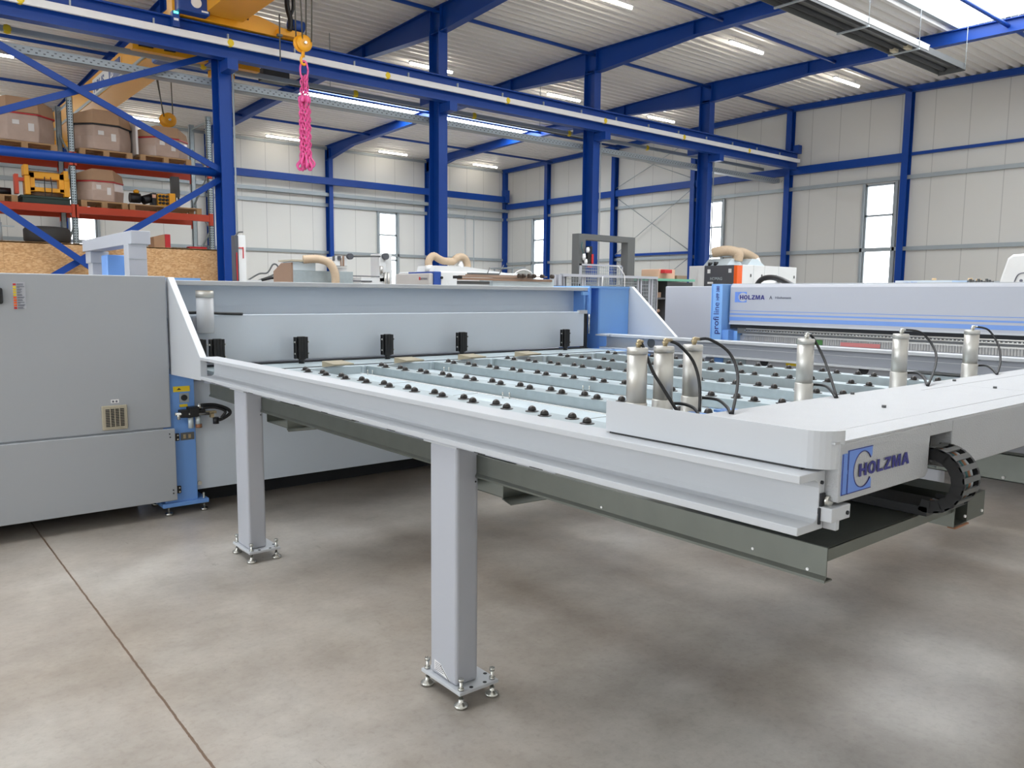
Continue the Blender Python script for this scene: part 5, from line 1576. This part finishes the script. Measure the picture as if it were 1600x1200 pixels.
solo('carton', MB().box(10.73, 11.16, 9.1, 9.5, 1.655, 1.82), PINKB, 'pink-brown carton standing on the green workbench', 'carton', bevel=.005)
solo('tool_case', MB().box(10.76, 10.96, 9.0, 9.09, 1.75, 1.81), RED, 'small red case leaning on the pink-brown carton', 'case', bevel=.005)
solo('tool_case', MB().box(11.22, 11.5, 9.1, 9.4, 1.655, 1.72), BROWN, 'low brown case beside the carton on the green workbench', 'case', bevel=.005)
t = thing('edgebander', 'long white edgebanding machine with charcoal front and orange band', 'machine', (14.6, 10.5, 0))
build('grey_end', MB().box(14.3, 14.46, 10.84, 11.02, 0, 2.02), PALE, t)
build('charcoal_front', MB().box(14.28, 14.46, 10.08, 10.84, 0, 2.02), CHARC, t, bevel=.005)
build('orange_band', MB().box(14.28, 14.46, 10.0, 10.08, 0, 2.01), ORANGE, t)
for a, b, c, d in ((10.68, 10.75, 1.855, 1.94), (10.14, 10.21, 1.86, 1.945), (10.60, 10.74, 1.63, 1.67)):
    build('control_patch', MB().box(14.27, 14.28, a, b, c, d), PALE, t)
text('maker_lettering', 'HOMAG', .085, (14.275, 10.68, 1.71), (0, -1, 0), (0, 0, 1), GALV, t, bold=.002, depth=.001, sx=1.0)
for a, b in ((14.47, 14.87), (14.88, 15.28), (15.29, 15.82), (15.83, 16.55)):
    d_ = build('door', MB().box(a, b, 10.0, 11.4, 0, 2.03), PALE, t, bevel=.008)
    build('handle', MB().box(b - .12, b - .09, 9.985, 10.0, 1.78, 1.84), DGREY, d_)
build('hose_hood', MB().prism([(14.32, 2.02), (14.5, 2.17), (14.75, 2.17), (14.9, 2.02)], 'y', 10.3, 10.9).prism([(14.92, 2.03), (15.1, 2.18), (15.3, 2.18), (15.6, 2.03)], 'y', 10.2, 10.7), GALVL, t)
build('wooden_hose', MB().tube([(14.45, 10.75, 2.30), (14.5, 10.6, 2.33), (14.6, 10.45, 2.34), (14.7, 10.3, 2.28), (14.7, 10.3, 2.12)], .11, 12, sub=6)
      .tube([(14.75, 10.4, 2.32), (15.0, 10.4, 2.32), (15.25, 10.4, 2.27), (15.5, 10.4, 2.20)], .10, 12, sub=6).tube([(15.1, 10.4, 2.14), (15.4, 10.4, 2.14), (15.6, 10.4, 2.17)], .07, 10), HOSE, t)
build('white_cone', MB().cyl((15.5, 10.3, 2.02), (15.42, 10.3, 2.2), .09, 12, r1=.05), WHITE, t)
build('top_motor', MB().cyl((14.36, 10.75, 2.02), (14.36, 10.75, 2.09), .05, 10), BLACK, t)
build('top_motor', MB().cyl((14.36, 10.6, 2.02), (14.36, 10.6, 2.10), .05, 10), BLACK, t)
t = thing('low_machine', 'pale blue low machine top seen over the second saw at right', 'machine', (12.5, 5, 0))
build('body', MB().box(12.0, 13.0, 4.82, 5.62, 0, 1.615), mat('pale_blue_cover', (206, 220, 232), rough=.45), t)
build('blue_part', MB().box(12.0, 13.0, 4.62, 4.82, 0, 1.61), mat('soft_blue_cover', (176, 202, 230), rough=.45), t)
build('grey_part', MB().box(12.05, 13.0, 4.22, 4.62, 0, 1.60), RAILG, t)
mb = MB()
for k in range(9):
    mb.box(12.0, 12.05, 4.3 + k * .035, 4.32 + k * .035, 1.56, 1.60 + .015 * (k % 3))
build('tool_row', mb, DGREY, t)
for y, z in ((5.15, 1.615), (4.66, 1.61), (4.55, 1.60)):
    build('yellow_cup', MB().cyl((12.2, y, z), (12.2, y, z + .035), .03, 10), CARDL, t)
text('print', 'HOLZMA', .05, (11.995, 5.5, 1.56), (0, -1, 0), (0, 0, 1), LOGOB, t, bold=0, depth=.001)
t = thing('white_machine_head', 'tall white rounded machine housing at the right edge of the view', 'machine', (12.3, 3.7, 0))
build('housing', MB().prism([(4.22, 1.4), (4.22, 1.58), (4.14, 1.90), (4.08, 1.95), (3.2, 1.99), (3.2, 1.4)], 'x', 12.0, 13.0), PALE, t, bevel=.03)
build('base', MB().box(12.0, 13.0, 3.2, 4.22, 0, 1.4), PALE, t)
build('blue_corners', MB().prism([(4.22, 1.57), (4.22, 1.50), (4.06, 1.50)], 'x', 11.99, 12.0).prism([(4.05, 1.57), (4.05, 1.50), (3.97, 1.50)], 'x', 11.99, 12.0), PURPLE, t)
build('panel_arc', MB().tube([(11.99, 4.03, 1.58), (11.99, 3.99, 1.68), (11.99, 3.9, 1.71)], .006, 6).cyl((11.99, 3.95, 1.60), (12.0, 3.95, 1.60), .02, 10).cyl((11.99, 3.93, 1.54), (12.0, 3.93, 1.54), .02, 10), GREYTXT, t)

# white transfer gantry standing on the left cabinet
t = thing('extraction_gantry', 'white boxy duct gantry standing behind the grey cabinet on the left', 'duct', (1.4, 6.0, 0))
build('crossbar', MB().box(1.59, 1.727, 6.4, 8.05, 1.703, 1.802), PAINT, t, bevel=.004)
build('front_leg', MB().box(1.572, 1.70, 6.41, 6.55, 0, 1.703), PAINT, t, bevel=.004)
build('leg_seams', MB().box(1.571, 1.701, 6.408, 6.42, 1.590, 1.594).box(1.571, 1.701, 6.408, 6.42, 1.698, 1.7025), RAILG, t)
build('rear_leg', MB().box(1.625, 1.745, 7.86, 8.03, 0, 1.61).box(1.61, 1.76, 7.85, 8.04, 1.60, 1.703), PAINT, t, bevel=.004)
solo('blue_housing', MB().box(1.62, 1.81, 7.3, 7.5, 0, 1.655), BLUE, 'blue machine housing seen between the legs of the white gantry', 'housing', bevel=.01)
solo('blue_flap', MB().box(1.95, 2.28, 7.0, 7.3, 0, 1.47), SKYB, 'small pale blue cover just behind the white gusset', 'cover')
solo('cable_duct', MB().box(24.0, 24.6, 29.0, 31.0, 2.6, 2.66).box(24.5, 24.55, 29.9, 29.95, 0, 2.6).box(24.1, 24.15, 30.8, 30.85, 0, 2.6), RAILG, 'thin grey pipe duct in the far corner', 'duct')
for x in (21.9, 22.4):
    solo('drop_pipe', MB().cyl((x, 30.2, 0), (x, 30.2, 5.0), .02, 8), RAILG, 'thin vertical pipe near the far corner, ' + ('left one of the pair' if x < 22 else 'right one of the pair'), 'pipe', 'thin drop pipes near the corner')
